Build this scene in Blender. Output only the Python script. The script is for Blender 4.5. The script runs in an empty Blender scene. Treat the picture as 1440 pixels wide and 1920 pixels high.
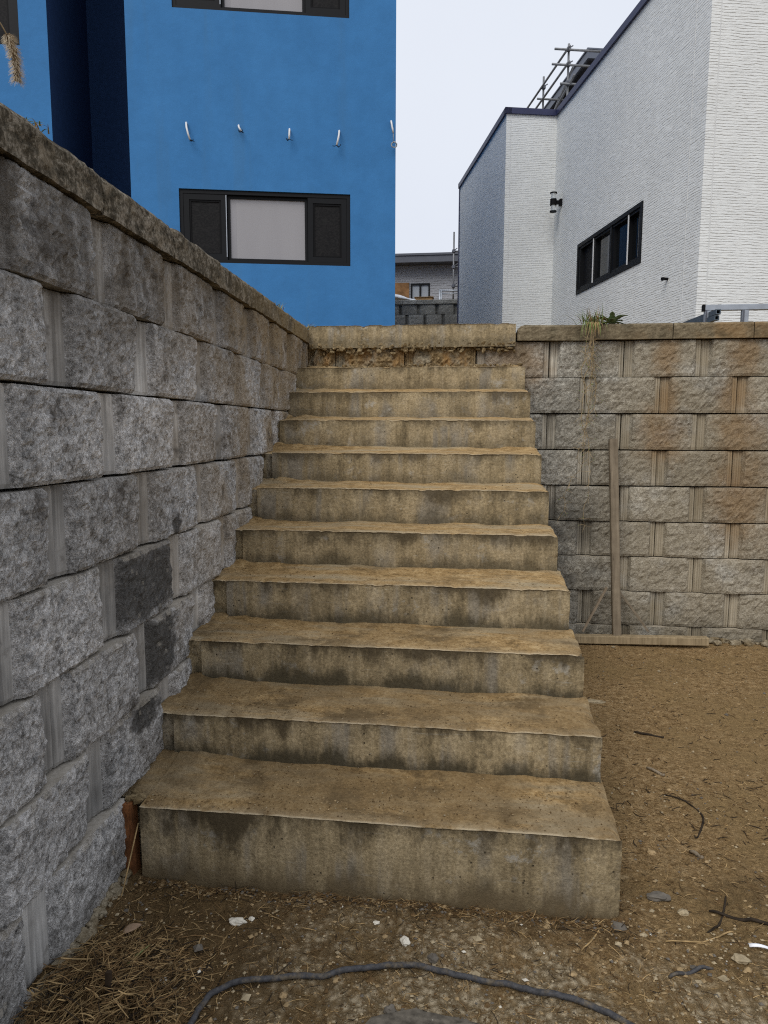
import bpy, math, random
from mathutils import Vector, Matrix, noise
R = random.Random(7)
rad = math.radians
S = bpy.context.scene
COL = S.collection

# ------------------------------------------------------------------ camera
yaw, pitch, roll, H = rad(7.0), math.atan(157/1330), rad(0.15), 1.38
fw = Vector((-math.sin(yaw)*math.cos(pitch), math.cos(yaw)*math.cos(pitch), -math.sin(pitch)))
rt = Vector((math.cos(yaw), math.sin(yaw), 0))
up = rt.cross(fw)
r2 = rt*math.cos(roll) + up*math.sin(roll)
u2 = up*math.cos(roll) - rt*math.sin(roll)
cd = bpy.data.cameras.new('camera')
cd.sensor_fit = 'VERTICAL'; cd.sensor_height = 24; cd.lens = 24*1330/1920
cd.clip_start = .02; cd.clip_end = 600
cam = bpy.data.objects.new('camera', cd)
cam.matrix_world = Matrix(((r2.x, u2.x, -fw.x, 0), (r2.y, u2.y, -fw.y, 0), (r2.z, u2.z, -fw.z, H), (0, 0, 0, 1)))
COL.objects.link(cam); S.camera = cam

# ------------------------------------------------------------------ sky and sun (overcast)
SUN_EL, SUN_AZ = rad(48), rad(202)          # azimuth clockwise from +Y
w = bpy.data.worlds.new('World'); S.world = w; w.use_nodes = True
nt = w.node_tree; nt.nodes.clear()
sky = nt.nodes.new('ShaderNodeTexSky'); sky.sky_type = 'NISHITA'; sky.sun_disc = False
sky.sun_elevation = SUN_EL; sky.sun_rotation = SUN_AZ; sky.dust_density = 4; sky.air_density = 1.5
tc = nt.nodes.new('ShaderNodeTexCoord')
cn = nt.nodes.new('ShaderNodeTexNoise'); cn.inputs['Scale'].default_value = 1.6; cn.inputs['Detail'].default_value = 5
nt.links.new(tc.outputs['Generated'], cn.inputs['Vector'])
cr = nt.nodes.new('ShaderNodeValToRGB')
cr.color_ramp.elements[0].position = .3; cr.color_ramp.elements[0].color = (6.05, 6.4, 7.2, 1)
cr.color_ramp.elements[1].position = .7; cr.color_ramp.elements[1].color = (6.55, 6.9, 7.6, 1)
nt.links.new(cn.outputs['Fac'], cr.inputs['Fac'])
mx = nt.nodes.new('ShaderNodeMix'); mx.data_type = 'RGBA'; mx.inputs[0].default_value = .96
nt.links.new(sky.outputs[0], mx.inputs[6]); nt.links.new(cr.outputs[0], mx.inputs[7])
bg = nt.nodes.new('ShaderNodeBackground'); bg.inputs['Strength'].default_value = .1
nt.links.new(mx.outputs[2], bg.inputs['Color'])
ow = nt.nodes.new('ShaderNodeOutputWorld'); nt.links.new(bg.outputs[0], ow.inputs['Surface'])
sl = bpy.data.lights.new('sun', 'SUN'); sl.energy = 1.5; sl.angle = rad(35); sl.color = (1, .965, .905)
so = bpy.data.objects.new('sun', sl); COL.objects.link(so)
sd = Vector((math.sin(SUN_AZ)*math.cos(SUN_EL), math.cos(SUN_AZ)*math.cos(SUN_EL), math.sin(SUN_EL)))
so.rotation_euler = sd.to_track_quat('Z', 'Y').to_euler(); so.location = (3, -6, 12)
vs = S.view_settings; vs.view_transform = 'Standard'; vs.look = 'None'; vs.exposure = .32; vs.gamma = 1; vs.use_curve_mapping = False
S.render.engine = 'CYCLES'; S.cycles.use_denoising = False; S.cycles.filter_width = 1.15; S.cycles.use_adaptive_sampling = False
S.cycles.max_bounces = 6; S.cycles.diffuse_bounces = 3; S.cycles.caustics_reflective = False; S.cycles.caustics_refractive = False

# ------------------------------------------------------------------ material helpers
class Mat:
    def __init__(s, name, rough=.9, spec=.3):
        s.m = bpy.data.materials.new(name); s.m.use_nodes = True
        s.t = s.m.node_tree; s.b = s.t.nodes['Principled BSDF']
        s.b.inputs['Roughness'].default_value = rough; s.b.inputs['Specular IOR Level'].default_value = spec
    def put(s, sock, v):
        if isinstance(v, bpy.types.NodeSocket): s.t.links.new(v, sock)
        elif isinstance(v, (tuple, list)) and len(v) == 3 and sock.type == 'RGBA': sock.default_value = (*v, 1)
        else: sock.default_value = v
    def pos(s):
        if not hasattr(s, '_g'): s._g = s.t.nodes.new('ShaderNodeNewGeometry')
        return s._g.outputs['Position']
    def nz(s):
        s.pos(); return s.sep(s._g.outputs['Normal'])[2]
    def obj(s): return s.t.nodes.new('ShaderNodeTexCoord').outputs['Object']
    def rnd(s): return s.t.nodes.new('ShaderNodeObjectInfo').outputs['Random']
    def attr(s, n):
        a = s.t.nodes.new('ShaderNodeAttribute'); a.attribute_name = n; return a.outputs['Fac']
    def sep(s, v):
        n = s.t.nodes.new('ShaderNodeSeparateXYZ'); s.put(n.inputs[0], v); return n.outputs
    def comb(s, x, y, z):
        n = s.t.nodes.new('ShaderNodeCombineXYZ')
        for i, v in enumerate((x, y, z)): s.put(n.inputs[i], v)
        return n.outputs[0]
    def mapping(s, v, scale=(1, 1, 1), rot=(0, 0, 0), loc=(0, 0, 0)):
        n = s.t.nodes.new('ShaderNodeMapping'); s.put(n.inputs[0], v)
        n.inputs[1].default_value = loc; n.inputs[2].default_value = rot; n.inputs[3].default_value = scale
        return n.outputs[0]
    def noise(s, v, scale, detail=4, rough=.55, dist=0):
        n = s.t.nodes.new('ShaderNodeTexNoise'); s.put(n.inputs['Vector'], v)
        n.inputs['Scale'].default_value = scale; n.inputs['Detail'].default_value = detail
        n.inputs['Roughness'].default_value = rough; n.inputs['Distortion'].default_value = dist
        return n.outputs['Fac']
    def vor(s, v, scale, feature='F1', out='Distance', rand=1):
        n = s.t.nodes.new('ShaderNodeTexVoronoi'); n.feature = feature; s.put(n.inputs['Vector'], v)
        n.inputs['Scale'].default_value = scale; n.inputs['Randomness'].default_value = rand
        return n.outputs[out]
    def math(s, op, a, b=0.0, c=0.0, clamp=False):
        n = s.t.nodes.new('ShaderNodeMath'); n.operation = op; n.use_clamp = clamp
        s.put(n.inputs[0], a); s.put(n.inputs[1], b)
        if len(n.inputs) > 2: s.put(n.inputs[2], c)
        return n.outputs[0]
    def mul(s, *a):
        r = a[0]
        for x in a[1:]: r = s.math('MULTIPLY', r, x)
        return r
    def mr(s, v, a, b, c=0.0, d=1.0):
        n = s.t.nodes.new('ShaderNodeMapRange'); n.interpolation_type = 'SMOOTHSTEP'
        for i, x in enumerate((v, a, b, c, d)): s.put(n.inputs[i], x)
        return n.outputs[0]
    def ramp(s, v, stops):
        n = s.t.nodes.new('ShaderNodeValToRGB'); e = n.color_ramp.elements
        while len(e) < len(stops): e.new(.5)
        for el, (p, c) in zip(e, stops):
            el.position = p; el.color = (*c, 1) if isinstance(c, tuple) else (c, c, c, 1)
        s.put(n.inputs[0], v); return n.outputs[0]
    def mix(s, f, a, b, blend='MIX'):
        n = s.t.nodes.new('ShaderNodeMix'); n.data_type = 'RGBA'; n.blend_type = blend
        s.put(n.inputs[0], f); s.put(n.inputs[6], a); s.put(n.inputs[7], b); return n.outputs[2]
    def blob(s, a, b, ca, cb, ra, rb, wob, lo=.75, hi=1.15, box=False):
        """soft edged stain of half sizes ra, rb round (ca, cb); wob roughens the outline"""
        da = s.math('DIVIDE', s.math('SUBTRACT', a, ca), ra); db = s.math('DIVIDE', s.math('SUBTRACT', b, cb), rb)
        d = s.math('POWER', s.math('ADD', s.mul(da, da, da, da, da, da), s.mul(db, db, db, db, db, db)), 1/6) if box else s.math('SQRT', s.math('ADD', s.mul(da, da), s.mul(db, db)))
        d = s.math('ADD', d, wob)
        return s.mr(d, lo, hi, 1.0, 0.0)
    def bump(s, h, strength=.5, dist=.01, prev=None):
        n = s.t.nodes.new('ShaderNodeBump'); s.put(n.inputs['Strength'], strength)
        n.inputs['Distance'].default_value = dist; s.put(n.inputs['Height'], h)
        if prev is not None: s.put(n.inputs['Normal'], prev)
        return n.outputs[0]
    def done(s, color=None, normal=None, rough=None):
        if color is not None: s.put(s.b.inputs['Base Color'], color)
        if normal is not None: s.put(s.b.inputs['Normal'], normal)
        if rough is not None: s.put(s.b.inputs['Roughness'], rough)
        return s.m
def plain(name, col, rough=.7, spec=.4, metal=0, var=.12, scale=30):
    m = Mat(name, rough, spec); m.b.inputs['Metallic'].default_value = metal
    n = m.noise(m.pos(), scale, 5)
    a = tuple(c*(1-var) for c in col); b = tuple(min(1, c*(1+var)) for c in col)
    return m.done(m.ramp(n, [(.3, a), (.7, b)]), m.bump(n, .08, .004))

# ------------------------------------------------------------------ mesh helpers
class MB:
    def __init__(s): s.v = []; s.f = []; s.mi = []; s.at = None
    def add(s, vs, fs, mi=0):
        o = len(s.v); s.v += [tuple(p) for p in vs]
        for f in fs: s.f.append(tuple(i+o for i in f)); s.mi.append(mi)
    def box(s, a, b, mi=0):
        (x0, y0, z0), (x1, y1, z1) = a, b
        s.add([(x0, y0, z0), (x1, y0, z0), (x1, y1, z0), (x0, y1, z0), (x0, y0, z1), (x1, y0, z1), (x1, y1, z1), (x0, y1, z1)],
              [(0, 3, 2, 1), (4, 5, 6, 7), (0, 1, 5, 4), (1, 2, 6, 5), (2, 3, 7, 6), (3, 0, 4, 7)], mi)
    def bevbox(s, a, b, e, mi=0):
        """box with chamfered edges"""
        c = [(a[i]+b[i])/2 for i in range(3)]; h = [(b[i]-a[i])/2 for i in range(3)]
        idx = {}; vs = []
        for sx in (-1, 1):
            for sy in (-1, 1):
                for sz in (-1, 1):
                    for ax in range(3):
                        p = [sx*(h[0]-e), sy*(h[1]-e), sz*(h[2]-e)]; p[ax] = (sx, sy, sz)[ax]*h[ax]
                        idx[(sx, sy, sz, ax)] = len(vs); vs.append([p[i]+c[i] for i in range(3)])
        fs = []
        for ax in range(3):
            o = [i for i in range(3) if i != ax]
            for sg in (-1, 1):
                q = []
                for (p, r) in ((-1, -1), (1, -1), (1, 1), (-1, 1)):
                    k = [0, 0, 0]; k[ax] = sg; k[o[0]] = p; k[o[1]] = r; q.append(idx[(*k, ax)])
                fs.append(q)
        for ax in range(3):
            o = [i for i in range(3) if i != ax]
            for p in (-1, 1):
                for r in (-1, 1):
                    q = []
                    for sg, ww in ((-1, 0), (-1, 1), (1, 1), (1, 0)):
                        k = [0, 0, 0]; k[ax] = sg; k[o[0]] = p; k[o[1]] = r; q.append(idx[(*k, o[ww])])
                    fs.append(q)
        for sx in (-1, 1):
            for sy in (-1, 1):
                for sz in (-1, 1): fs.append([idx[(sx, sy, sz, a_)] for a_ in range(3)])
        s.add(vs, fs, mi)
    def tube(s, pts, r, n=6, mi=0, caps=True):
        pts = [Vector(p) for p in pts]; m = len(pts)
        rs = r if isinstance(r, (list, tuple)) else [r]*m
        vs = []; ref = None
        for i, p in enumerate(pts):
            t = (pts[min(i+1, m-1)]-pts[max(i-1, 0)])
            t = t.normalized() if t.length > 1e-9 else Vector((0, 0, 1))
            if ref is None: ref = t.orthogonal().normalized()
            ref = (ref - t*ref.dot(t)); ref = ref.normalized() if ref.length > 1e-6 else t.orthogonal().normalized()
            bn = t.cross(ref)
            for k in range(n):
                a = 2*math.pi*k/n; vs.append(p + (ref*math.cos(a)+bn*math.sin(a))*rs[i])
        fs = [(i*n+k, i*n+(k+1) % n, (i+1)*n+(k+1) % n, (i+1)*n+k) for i in range(m-1) for k in range(n)]
        if caps: fs += [tuple(range(n))[::-1], tuple((m-1)*n+k for k in range(n))]
        s.add(vs, fs, mi)
    def lump(s, c, r, seed, sub=1, mi=0, amp=.35):
        """rough stone: displaced icosphere"""
        vs, fs = ICO[sub]; out = []
        for v in vs:
            k = 1+amp*noise.noise(v*1.7+Vector((seed*3.1, seed*1.7, seed)))
            out.append((c[0]+v.x*r[0]*k, c[1]+v.y*r[1]*k, c[2]+v.z*r[2]*k))
        s.add(out, fs, mi)
    def mesh(s, name, mats, smooth=False):
        me = bpy.data.meshes.new(name); me.from_pydata(s.v, [], s.f)
        for m in (mats if isinstance(mats, (list, tuple)) else [mats]): me.materials.append(m)
        if any(s.mi): me.polygons.foreach_set('material_index', s.mi)
        if smooth: me.polygons.foreach_set('use_smooth', [True]*len(s.f))
        if s.at:
            a = me.attributes.new('riser', 'FLOAT', 'POINT'); a.data.foreach_set('value', s.at)
        me.update(); return me
    def build(s, name, mats, parent=None, smooth=False, loc=(0, 0, 0)):
        return link(name, s.mesh(name, mats, smooth), parent, loc)
import bmesh
ICO = {}
for sub in (1, 2, 3):
    b_ = bmesh.new(); bmesh.ops.create_icosphere(b_, subdivisions=sub, radius=1)
    ICO[sub] = ([v.co.copy() for v in b_.verts], [tuple(v.index for v in f.verts) for f in b_.faces]); b_.free()
OCT = ([Vector(p) for p in ((1, 0, 0), (-1, 0, 0), (0, 1, 0), (0, -1, 0), (0, 0, 1), (0, 0, -1))],
       [(0, 2, 4), (2, 1, 4), (1, 3, 4), (3, 0, 4), (2, 0, 5), (1, 2, 5), (3, 1, 5), (0, 3, 5)])
def link(name, me, parent=None, loc=(0, 0, 0)):
    o = bpy.data.objects.new(name, me); COL.objects.link(o); o.location = loc
    if parent is not None: o.parent = parent
    return o
def tag(o, label=None, cat=None, group=None, kind=None):
    if label: o['label'] = label
    if cat: o['category'] = cat
    if group: o['group'] = group
    if kind: o['kind'] = kind
    return o
def thing(name, label, cat, loc=(0, 0, 0), rz=0, group=None):
    o = link(name, None, None, loc); o.rotation_euler.z = rz; return tag(o, label, cat, group)
def fr(p, o=4, Hh=.9): return noise.fractal(Vector(p), Hh, 2.0, o)

# ------------------------------------------------------------------ materials
WALL_Y, WP, WD = 4.70, Vector((-1.080, 4.70, 0)), Vector((-.0383, .99927, 0))
def block_materials(kind):
    """rough split face and smooth cast strip of one wall; stains sit at their own places on the wall"""
    res = []
    for smooth in (False, True):
        m = Mat('%s_block_%s' % (kind, 'strip' if smooth else 'face'), .95, .15)
        p = m.pos(); x, y, z = m.sep(p)
        fine = m.noise(p, 105, 7, .8); mid = m.noise(p, 30, 7, .72); big = m.noise(p, 3.2, 4, .6)
        if kind == 'far': base = [(.36, (.14, .14, .13)), (.5, (.28, .277, .255)), (.64, (.46, .45, .41))]
        elif kind == 'back': base = [(.37, (.105, .10, .086)), (.49, (.345, .328, .285)), (.60, (.68, .65, .565))]
        else: base = [(.385, (.115, .113, .109)), (.49, (.47, .46, .445)), (.59, (.88, .865, .84))]
        if smooth:
            st = m.noise(m.mapping(p, (60, 60, 3)), 1, 5, .6)
            c = m.ramp(m.math('ADD', m.mul(st, .6), m.mul(big, .4)), [(.34, (.17, .166, .158)), (.5, (.36, .352, .335)), (.64, (.58, .568, .54))])
            if kind == 'back': c = m.mix(1, c, (.98, .93, .82), 'MULTIPLY')
            if kind == 'far': c = m.mix(1, c, (.45, .45, .43), 'MULTIPLY')
        else:
            c = m.ramp(m.math('ADD', m.mul(fine, .55), m.mul(mid, .45)), base)
            sp = m.vor(p, 75); c = m.mix(m.mul(m.mr(sp, .0, .2, 1, 0), m.mr(m.vor(p, 75, out='Color'), .55, .6), .8), c, (.68, .67, .65))
            pit = m.vor(p, 60); c = m.mix(m.mul(m.mr(pit, .0, .12, 1, 0), .7), c, (.05, .05, .05))
        bl = m.ramp(big, [(.3, .76), (.7, 1.16)]); c = m.mix(1, c, bl, 'MULTIPLY')
        c = m.mix(1, c, m.ramp(m.rnd(), [(0, .82), (1, 1.12)]), 'MULTIPLY')
        wob = m.math('MULTIPLY', m.math('SUBTRACT', m.noise(p, 11, 6, .7), .5), 1.5)
        if kind == 'left':
            strk = m.noise(m.mapping(p, (7, 7, 1.3)), 1, 5, .65)
            top = m.mul(m.mr(z, 1.42, 1.92), m.mr(m.math('ADD', m.mul(strk, .6), m.mul(fine, .4)), .40, .56)); c = m.mix(m.mul(top, .84), c, m.mix(fine, (.028, .021, .013), (.15, .12, .082)))
            och = m.mul(m.mr(y, 1.2, 3.9), m.mr(m.noise(p, 4, 5, .6), .34, .60))
            c = m.mix(m.mul(och, .85), c, m.mix(fine, (.12, .08, .036), (.50, .385, .235)))
            spot = m.mr(m.noise(p, 8, 5, .7), .55, .70); c = m.mix(m.mul(spot, .7), c, (.07, .06, .05))
            wet = None
            for s_, zz, ra, rb, bx in ((-2.655, .905, .215, .108, 1), (-2.60, .675, .150, .112, 1), (-2.70, .51, .10, .05, 0), (-2.42, 1.05, .04, .05, 0)):
                q = m.blob(y, z, 4.7+s_, zz, ra, rb, m.mul(wob, .8 if bx else 1.2), .72, 1.2, bool(bx)); wet = q if wet is None else m.math('MAXIMUM', wet, q)
            c = m.mix(m.mul(wet, .35 if smooth else .86), c, m.mix(fine, (.006, .006, .005), (.125, .118, .108)))
            low = m.mul(m.mr(z, .33, .03), m.mr(strk, .3, .65)); c = m.mix(m.mul(low, .7), c, (.11, .095, .07))
        elif kind == 'back':
            beige = m.mul(m.mr(x, .3, 1.2), m.mr(m.noise(p, 3.0, 5, .6), .26, .52))
            c = m.mix(m.mul(beige, .6), c, m.mix(fine, (.13, .098, .053), (.50, .41, .265)))
            rust = None
            for xx, zz, ra, rb in ((1.20, 1.85, .075, .16), (1.22, 1.55, .06, .16), (1.19, 1.33, .13, .17), (1.66, 1.86, .09, .17), (1.62, 1.58, .1, .16), (1.66, 1.34, .13, .18), (1.68, .95, .16, .3), (.26, 1.8, .2, .2)):
                q = m.blob(x, z, xx, zz, ra*1.25, rb*1.2, wob, .15, 1.35); rust = q if rust is None else m.math('MAXIMUM', rust, q)
            c = m.mix(m.mul(rust, .6), c, m.mix(fine, (.11, .055, .02), (.42, .255, .105)))
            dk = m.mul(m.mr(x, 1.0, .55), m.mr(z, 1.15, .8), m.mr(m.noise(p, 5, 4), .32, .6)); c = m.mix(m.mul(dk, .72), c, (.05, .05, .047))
            tp = m.mul(m.mr(z, 1.62, 1.92), m.mr(m.noise(m.mapping(p, (8, 8, 2)), 1, 5), .38, .65), m.mr(x, 1.0, .3)); c = m.mix(m.mul(tp, .8), c, (.12, .092, .055))
            low = m.mul(m.mr(z, .3, .0), m.mr(m.noise(p, 9, 5), .3, .6)); c = m.mix(m.mul(low, .5), c, (.10, .085, .06))
        ledge = m.mul(m.mr(m.nz(), .35, .75), m.mr(z, 1.5, .9)); c = m.mix(m.mul(ledge, .5), c, (.46, .40, .31))
        if smooth:
            h = m.noise(m.mapping(p, (90, 90, 5)), 1, 4); nrm = m.bump(h, .35, .004, m.bump(fine, .2, .002))
        else:
            nrm = m.bump(m.noise(p, 55, 6, .75), .85, .014, m.bump(fine, .9, .006))
        res.append(m.done(c, nrm))
    return res
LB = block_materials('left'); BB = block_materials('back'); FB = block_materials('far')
def cap_material(name, warm):
    m = Mat(name, .97, .12); p = m.pos(); x, y, z = m.sep(p)
    f = m.noise(p, 85, 7, .78); md = m.noise(p, 22, 7, .7)
    if warm: c = m.ramp(m.math('ADD', m.mul(f, .5), m.mul(md, .5)), [(.32, (.06, .05, .034)), (.5, (.175, .14, .088)), (.68, (.32, .27, .18))])
    else: c = m.ramp(m.math('ADD', m.mul(f, .5), m.mul(md, .5)), [(.38, (.02, .017, .012)), (.49, (.095, .081, .058)), (.60, (.34, .30, .24))])
    big = m.noise(p, 5, 4)
    if warm:
        rs = m.mul(m.mr(big, .42, .68), m.mr(x, .85, 1.2)); c = m.mix(m.mul(rs, .45), c, (.32, .19, .08))
        c = m.mix(m.mul(m.mr(m.noise(p, 9, 4), .5, .7), .5), c, (.06, .055, .035))
    else:
        c = m.mix(m.mul(m.mr(y, 2.4, 4.5), m.mr(big, .25, .55)), c, m.mix(f, (.12, .09, .045), (.30, .225, .12)))
        c = m.mix(m.mul(m.mr(m.noise(p, 11, 4), .52, .72), .6), c, (.2, .16, .105))
    return m.done(c, m.bump(md, .6, .012, m.bump(f, .7, .006)))
CAP_L, CAP_R = cap_material('left_cap_stone', 0), cap_material('back_cap_stone', 1)

m = Mat('step_concrete', .93, .2)
p = m.pos(); x, y, z = m.sep(p); riser = m.attr('riser')
fine = m.noise(p, 100, 7, .76); mid = m.noise(p, 20, 7, .68); big = m.noise(m.mapping(p, (3, 3, 6)), 1, 5, .6)
streak = m.noise(m.mapping(p, (26, 26, 1.6)), 1, 7, .72); streak2 = m.noise(m.mapping(p, (9, 9, .8)), 1, 5, .6)
con = m.ramp(m.math('ADD', m.math('ADD', m.mul(streak, .45), m.mul(streak2, .35)), m.mul(fine, .2)),
             [(.36, (.145, .112, .064)), (.47, (.285, .222, .128)), (.57, (.375, .30, .185)), (.68, (.46, .39, .265))])
con = m.mix(m.mul(m.mr(streak2, .48, .60), m.mr(m.noise(p, 4, 5), .40, .58), .75), con, (.22, .20, .165))
con = m.mix(1, con, m.ramp(m.noise(p, 6, 7, .72), [(.36, .84), (.62, 1.14)]), 'MULTIPLY')
con = m.mix(1, con, m.ramp(fine, [(.36, .72), (.64, 1.25)]), 'MULTIPLY')
con = m.mix(m.mul(m.mr(m.noise(p, 13, 7, .75), .545, .66), m.mr(m.noise(p, 2.6, 4), .44, .58), .75), con, (.40, .375, .32))          # pale scuffs
con = m.mix(m.mul(m.mr(m.noise(m.mapping(p, (5, 5, 90)), 1, 6, .75), .59, .70), m.mr(m.noise(p, 3.5, 4), .45, .60), .6), con, (.42, .40, .34))
scr = m.noise(m.mapping(p, (30, 30, 160), (0, rad(28), 0)), 1, 4, .6); con = m.mix(m.mul(m.mr(scr, .66, .72), .6), con, (.46, .43, .36))
pin = m.vor(p, 34); con = m.mix(m.mul(m.mr(pin, .05, .15, 1, 0), m.mr(m.noise(p, 7, 3), .46, .58)), con, (.035, .028, .018))
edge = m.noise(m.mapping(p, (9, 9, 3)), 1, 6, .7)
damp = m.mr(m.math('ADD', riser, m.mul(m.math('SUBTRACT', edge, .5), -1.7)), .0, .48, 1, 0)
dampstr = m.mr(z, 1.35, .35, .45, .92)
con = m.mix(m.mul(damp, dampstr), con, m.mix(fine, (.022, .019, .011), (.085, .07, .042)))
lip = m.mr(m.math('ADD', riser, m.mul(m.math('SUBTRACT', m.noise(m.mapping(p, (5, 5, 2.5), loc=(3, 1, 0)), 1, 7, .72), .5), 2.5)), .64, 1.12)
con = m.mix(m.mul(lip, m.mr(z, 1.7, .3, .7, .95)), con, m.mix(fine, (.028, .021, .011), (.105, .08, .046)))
soilband = m.mul(m.mr(z, .21, .09), m.mr(edge, .25, .6)); con = m.mix(soilband, con, (.15, .11, .06))
dirt = m.ramp(m.math('ADD', m.mul(fine, .5), m.mul(mid, .5)), [(.38, (.15, .092, .034)), (.5, (.345, .222, .094)), (.62, (.51, .37, .19))])
dirt = m.mix(m.mr(m.noise(m.mapping(p, (2.5, 9, 1)), 1, 6, .65), .44, .66), dirt, m.mix(fine, (.20, .15, .08), (.50, .405, .26)))
dirt = m.mix(m.mul(m.mr(m.noise(p, 5.5, 6, .7), .50, .66), m.mr(z, 1.2, .45), .9), dirt, m.mix(fine, (.045, .029, .012), (.14, .095, .045)))
dirt = m.mix(m.mul(m.mr(m.noise(p, 75, 5, .7), .56, .66), .6), dirt, (.075, .048, .022))
dirt = m.mix(m.mul(m.mr(z, .85, .40), m.mr(m.noise(p, 3.3, 6, .65), .34, .54), .62), dirt, m.mix(fine, (.075, .049, .022), (.25, .172, .085)))
horiz = m.mr(m.math('ADD', m.nz(), m.mul(m.math('SUBTRACT', mid, .5), .3)), .45, .8)
col = m.mix(horiz, con, dirt)
sharp = m.attr('edge'); col = m.mix(m.mul(sharp, m.mr(m.noise(p, 14, 5, .7), .34, .56), .9), col, (.52, .43, .29))
STEP = m.done(col, m.bump(mid, .4, .010, m.bump(fine, .8, .004, m.bump(m.mr(pin, 0, .13), m.mr(m.nz(), .2, .5, .35, 0.0), .003))))

m = Mat('yard_dirt', .97, .1)
p = m.pos(); x, y, z = m.sep(p)
fine = m.noise(p, 110, 7, .78); mid = m.noise(p, 32, 7, .72); big = m.noise(p, 2.2, 5, .6)
pw = m.comb(m.math('ADD', x, m.mul(mid, .03)), m.math('ADD', y, m.mul(big, .2)), z); lum = m.vor(pw, 48); lum2 = m.vor(pw, 115); lumps = m.math('MINIMUM', lum, m.math('ADD', lum2, .12))
c = m.ramp(m.math('ADD', m.mul(fine, .55), m.mul(mid, .45)), [(.38, (.12, .073, .029)), (.49, (.305, .195, .088)), (.60, (.49, .35, .185))])
c = m.mix(m.mr(big, .42, .62), c, m.mix(fine, (.155, .096, .04), (.44, .30, .14)))
front = m.mr(m.math('ADD', y, m.mul(m.math('SUBTRACT', m.noise(p, 2.5, 5), .5), .9)), 1.80, 1.55)
crust = m.mul(front, m.mr(m.math('ADD', m.mul(m.noise(p, 7, 6, .75), .75), m.mul(mid, .25)), .42, .56), m.mr(x, -.62, -.30))
wet = m.mul(m.mr(x, -.05, -.55), m.mr(y, 2.0, 1.6)); base_wet = m.mul(m.mr(y, 1.60, 1.78), m.mr(x, .48, .35), m.mr(y, 1.95, 1.85), m.mr(m.noise(p, 12, 5), .3, .6))
c = m.mix(m.mul(m.math('MAXIMUM', wet, base_wet), .62), c, m.mix(fine, (.03, .018, .008), (.115, .072, .034)))
dkr = m.mul(m.mr(m.noise(p, 4, 6, .7), .5, .62), m.mr(y, 2.6, 1.9)); c = m.mix(m.mul(dkr, .38), c, m.mix(fine, (.045, .028, .012), (.13, .085, .04)))
c = m.mix(m.mul(crust, .9), c, m.mix(m.mr(lumps, .15, .62, 1, 0), m.mix(fine, (.14, .098, .05), (.36, .27, .155)), m.mix(fine, (.36, .285, .175), (.72, .61, .43))))
grit = m.vor(p, 110); c = m.mix(m.mul(m.mr(grit, .0, .2, 1, 0), m.mr(m.vor(p, 110, out='Color'), .72, .8)), c, (.40, .33, .22))
c = m.mix(1, c, m.ramp(lumps, [(.1, 1.1), (.7, .82)]), 'MULTIPLY')
DIRT = m.done(c, m.bump(m.mul(lumps, -1), m.mr(y, 2.6, 1.9, .3, .85), .012, m.bump(m.noise(p, 60, 6, .75), .9, .014, m.bump(fine, 1, .007))))

m = Mat('terrace_soil', .97, .1); n = m.noise(m.pos(), 20, 6)
SOIL = m.done(m.ramp(n, [(.3, (.11, .075, .035)), (.7, (.25, .18, .095))]), m.bump(n, .6, .02))
m = Mat('old_mortar', .96, .1); n = m.noise(m.pos(), 45, 6, .7); n2 = m.noise(m.pos(), 9, 5)
MORTAR = m.done(m.mix(m.mr(n2, .4, .62), m.ramp(n, [(.34, (.13, .10, .058)), (.66, (.38, .33, .24))]), m.ramp(n, [(.3, (.09, .065, .035)), (.7, (.24, .18, .10))])), m.bump(n, .8, .01))
m = Mat('eroded_soil', .98, .08); n = m.noise(m.pos(), 60, 6, .7); n2 = m.noise(m.pos(), 11, 5)
CLOD = m.done(m.mix(m.mr(n2, .42, .6), m.ramp(n, [(.3, (.055, .038, .018)), (.7, (.24, .17, .085))]), m.ramp(n, [(.3, (.14, .10, .05)), (.7, (.40, .31, .18))])), m.bump(n, .9, .012))
m = Mat('eroded_block', .97, .1); p = m.pos(); n = m.noise(p, 60, 6, .7); n2 = m.noise(p, 9, 5)
c = m.mix(m.mr(n2, .42, .62), m.ramp(n, [(.36, (.09, .06, .025)), (.64, (.36, .26, .14))]), m.ramp(n, [(.36, (.12, .10, .07)), (.64, (.36, .31, .22))]))
c = m.mix(m.mul(m.mr(m.noise(m.mapping(p, (6, 6, 2)), 1, 4), .5, .64), .7), c, (.34, .19, .07))
EROD = m.done(c, m.bump(n, .9, .012))

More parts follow.
